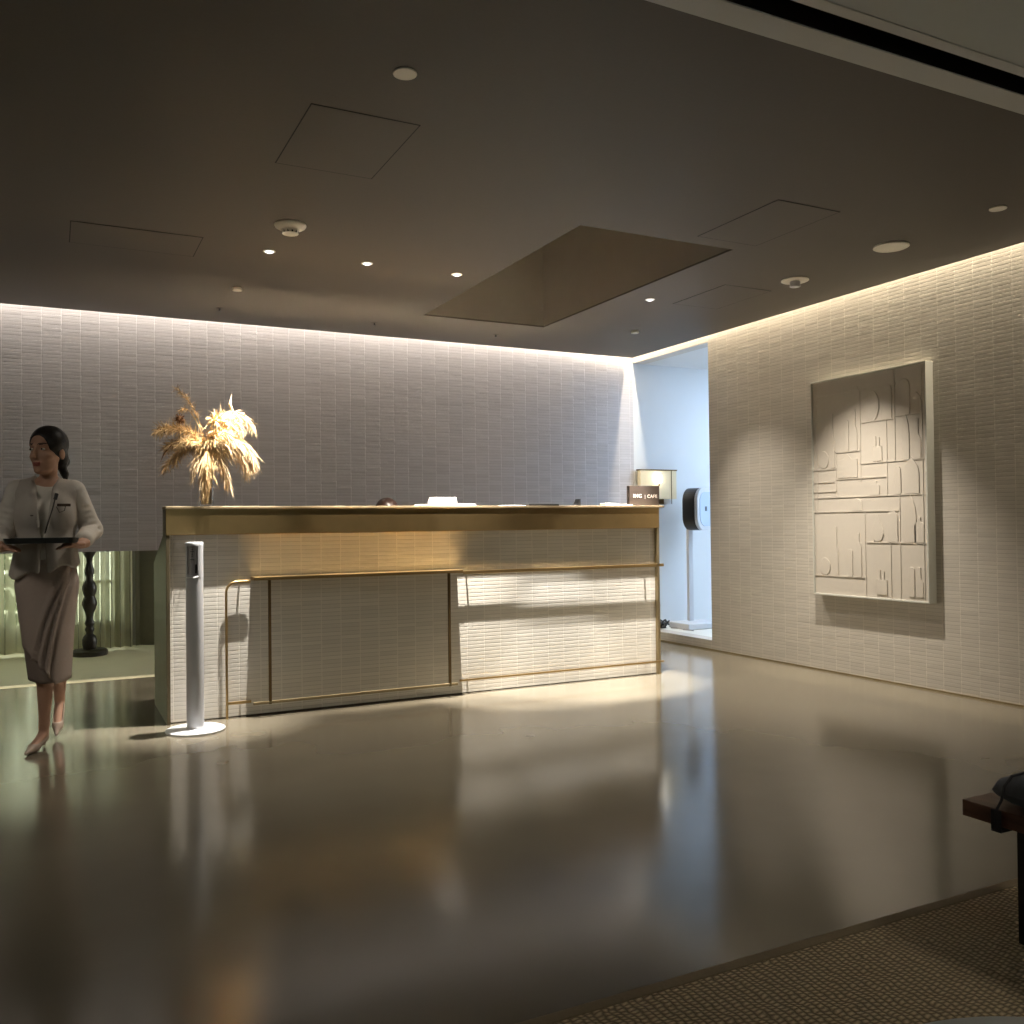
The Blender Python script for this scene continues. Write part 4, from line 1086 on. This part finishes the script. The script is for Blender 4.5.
# -------- seated receptionist, only the crown shows above the counter
P1 = Vector((2.185, 6.36, 0))
p2 = thing('person', 'person seated behind the desk, only the crown of dark hair showing', 'person', P1)
F = Field((-.32, -.5, 0), (.32, .25, 1.36), .011)
fr2 = head_frame(0, -.25); H1 = np.array([0, -.02, 1.205]); build_head(F, H1, fr2)
F.cap((0, .0, 1.15), (0, .03, 1.0), .047, .05, .02)
F.ell((0, .04, .86), (.15, .10, .18), None, .04); F.cap((-.13, .03, .98), (.13, .03, .98), .05, .05, .04); F.ell((0, .05, .62), (.15, .12, .13), None, .04)
for s in (1, -1):
    F.cap((s * .16, .03, .97), (s * .21, -.02, .76), .045, .038, .02); F.cap((s * .21, -.02, .76), (s * .12, -.25, .79), .036, .026, .012)
    hand(F, (s * .12, -.25, .79), (-s * .1, -1, 0), (0, 0, 1), (-s, 0, 0), curl=.2)
    F.cap((s * .09, .05, .57), (s * .10, -.36, .53), .075, .055, .03); F.cap((s * .10, -.36, .53), (s * .10, -.33, .10), .052, .032, .02); F.cap((s * .10, -.33, .07), (s * .10, -.45, .035), .034, .026, .01)
link('body', F.mesh('body2', M['skin']), p2)
F = Field((-.3, -.25, .5), (.3, .25, 1.12), .012)
F.ell((0, .04, .86), (.165, .118, .19), None, .04); F.cap((-.13, .03, .98), (.13, .03, .98), .062, .062, .04); F.ell((0, .05, .64), (.165, .135, .13), None, .04)
for s in (1, -1): F.cap((s * .16, .03, .97), (s * .21, -.02, .77), .058, .05, .02); F.cap((s * .21, -.02, .77), (s * .14, -.18, .785), .05, .038, .012)
F.cap((0, -.02, 1.12), (0, -.02, 1.06), .062, .05, .01, 'sub')
link('jacket', F.mesh('jacket2', M['jacket']), p2)
F = Field((-.14, -.16, 1.05), (.14, .16, 1.36), .007); sd2, f2, up2 = fr2; rot = np.array([sd2, f2, up2])
F.ell(H1 - f2 * .012 + up2 * .026, (.086, .098, .092), rot, .01)
F.ell(H1 + f2 * .098 - up2 * .045, (.088, .055, .088), rot, .006, 'sub')
F.cap(H1 - f2 * .02 + up2 * .135, H1 + f2 * .08 + up2 * .10, .0, .012, .02, 'sub')
F.ell(H1 - f2 * .105 - up2 * .03, (.035, .03, .035), rot, .01)
link('hair', F.mesh('hair2', M['hair_brown']), p2)
t = thing('office_stool', 'low swivel stool hidden behind the reception desk', 'stool', (P1.x, P1.y + .03, 0))
obj('seat', MB().lathe([(.18, .44), (.2, .455), (.2, .475), (.17, .485)], 32), M['dark'], t, smooth=True)
obj('column', MB().lathe([(.025, .03), (.025, .44)], 16), M['bronze'], t); obj('foot_ring', MB().lathe([(.2, 0), (.2, .02), (.03, .05)], 32), M['bronze'], t, smooth=True)

# ------------------------------------------------------------------ lights
def spot(name, loc, target, watts, size, blend=.3, col=(1, .93, .82), rad=.008):
    l = bpy.data.lights.new(name, 'SPOT'); l.energy = watts; l.spot_size = math.radians(size); l.spot_blend = blend; l.color = col; l.shadow_soft_size = rad
    o = bpy.data.objects.new(name, l); COL.objects.link(o); o.location = loc
    o.rotation_euler = (Vector(target) - Vector(loc)).to_track_quat('-Z', 'Y').to_euler(); return o
def area(name, loc, target, watts, sx, sy, col=(1, 1, 1), spread=180):
    l = bpy.data.lights.new(name, 'AREA'); l.shape = 'RECTANGLE'; l.size = sx; l.size_y = sy; l.energy = watts; l.color = col; l.spread = math.radians(spread)
    o = bpy.data.objects.new(name, l); COL.objects.link(o); o.location = loc
    o.rotation_euler = (Vector(target) - Vector(loc)).to_track_quat('-Z', 'Y').to_euler(); return o
warm = (1.0, .90, .76)
spot('downlight_beam_a', (DL[0][0], DL[0][1], CZ - .017), (.80, 5.52, .4), 700, 34, .9, (1, .94, .85))
spot('downlight_beam_c', (DL[2][0], DL[2][1], CZ - .017), (2.85, 5.50, .2), 700, 36, .5, (1, .95, .88))
spot('downlight_beam_d', (DL[3][0], DL[3][1], CZ - .017), (3.45, 5.50, .2), 1050, 36, .5, (1, .95, .88))
for x_, y_, p_ in ((-1.7, 3.6, 85), (3.7, .9, 60)):
    spot('lobby_downlight', (x_, y_, CZ - .017), (x_ + (.9 if x_ < 0 else -.5), y_ + .6, 0), p_, 120, 1.0, warm, .4)  # fill lamps added out of view to lift the ambient light
for x_, y_ in DL[:4]:
    spot('downlight_spill', (x_, y_, CZ - .017), (x_, y_ - .1, 0), 60, 100, 1.0, warm)
    spot('worktop_spill', (x_, y_, CZ - .017), (x_ + .05, 5.93, .75), {1.129: 120, 3.831: 420}.get(x_, 950), 40, .7, warm)
spot('flower_beam', (DL[1][0], DL[1][1], CZ - .017), (.90, 5.58, 1.6), 45, 26, .6, warm)
spot('flower_fill', (DL[0][0], DL[0][1], CZ - .017), (.76, 5.60, 1.6), 45, 30, .6, warm)
spot('relief_beam', (4.413, 4.514, CZ - .06), (4.62, 4.50, .0), 230, 78, 1.0, warm)
spot('wall_wash_beam', (4.359, 6.0, CZ - .03), (4.80, 5.3, .0), 95, 70, .9, warm)
# cove
o = area('cove_beam_back', ((XL + 5.0) / 2, 7.372, 2.99), ((XL + 5.0) / 2, 7.372, 0), 90, 9.3, .02, (1, .89, .74))
o = area('cove_beam_side', (5.072, 4.85, 2.99), (5.072, 4.85, 0), 62, .02, 4.9, (1, .86, .64))
# alcove: unseen cool panel added to stand in for blue daylight
t = tag(obj('ceiling_panel_light', MB().box(5.9, 7.9, 5.5, 6.6, 2.66, 2.688), pmat('cool_panel', (.9, .9, .9), .5, emis=(.62, .78, 1.0), estr=2.5)), 'cool white ceiling panel lighting the blue alcove', 'light')
area('alcove_beam', (6.9, 6.1, 2.65), (6.7, 6.3, 0), 52, 1.9, 1.0, (.58, .76, 1.0))

w = bpy.data.worlds.new('world'); sc.world = w; w.use_nodes = True
bg = w.node_tree.nodes['Background']; bg.inputs[0].default_value = (1.0, 1.0, .90, 1); bg.inputs[1].default_value = 3.2

# ------------------------------------------------------------------ camera
cam = bpy.data.cameras.new('camera'); co = bpy.data.objects.new('camera', cam); COL.objects.link(co)
cam.sensor_width = 36; cam.lens = 908.4 / 1024 * 36; cam.clip_start = .05
yaw, pitch, roll = .46844, .01317, -.011696
f0 = Vector((math.sin(yaw) * math.cos(pitch), math.cos(yaw) * math.cos(pitch), math.sin(pitch)))
r0 = Vector((math.cos(yaw), -math.sin(yaw), 0)); u0 = r0.cross(f0)
r = r0 * math.cos(roll) + u0 * math.sin(roll); u = -r0 * math.sin(roll) + u0 * math.cos(roll)
co.matrix_world = Matrix(((r.x, u.x, -f0.x, 0), (r.y, u.y, -f0.y, 0), (r.z, u.z, -f0.z, 1.12), (0, 0, 0, 1)))
sc.camera = co
vs_ = sc.view_settings; sc.display_settings.display_device = 'sRGB'
vs_.view_transform = 'Standard'; vs_.look = 'None'; vs_.exposure = 0.35; vs_.gamma = 1; vs_.use_curve_mapping = False
cy = sc.cycles
cy.use_denoising = True; cy.denoiser = 'OPENIMAGEDENOISE'; cy.max_bounces = 8; cy.diffuse_bounces = 4; cy.glossy_bounces = 4; cy.transmission_bounces = 6; cy.transparent_max_bounces = 8
cy.sample_clamp_indirect = 30.0; cy.caustics_reflective = True; cy.caustics_refractive = False; cy.blur_glossy = 0.0
cy.use_adaptive_sampling = False
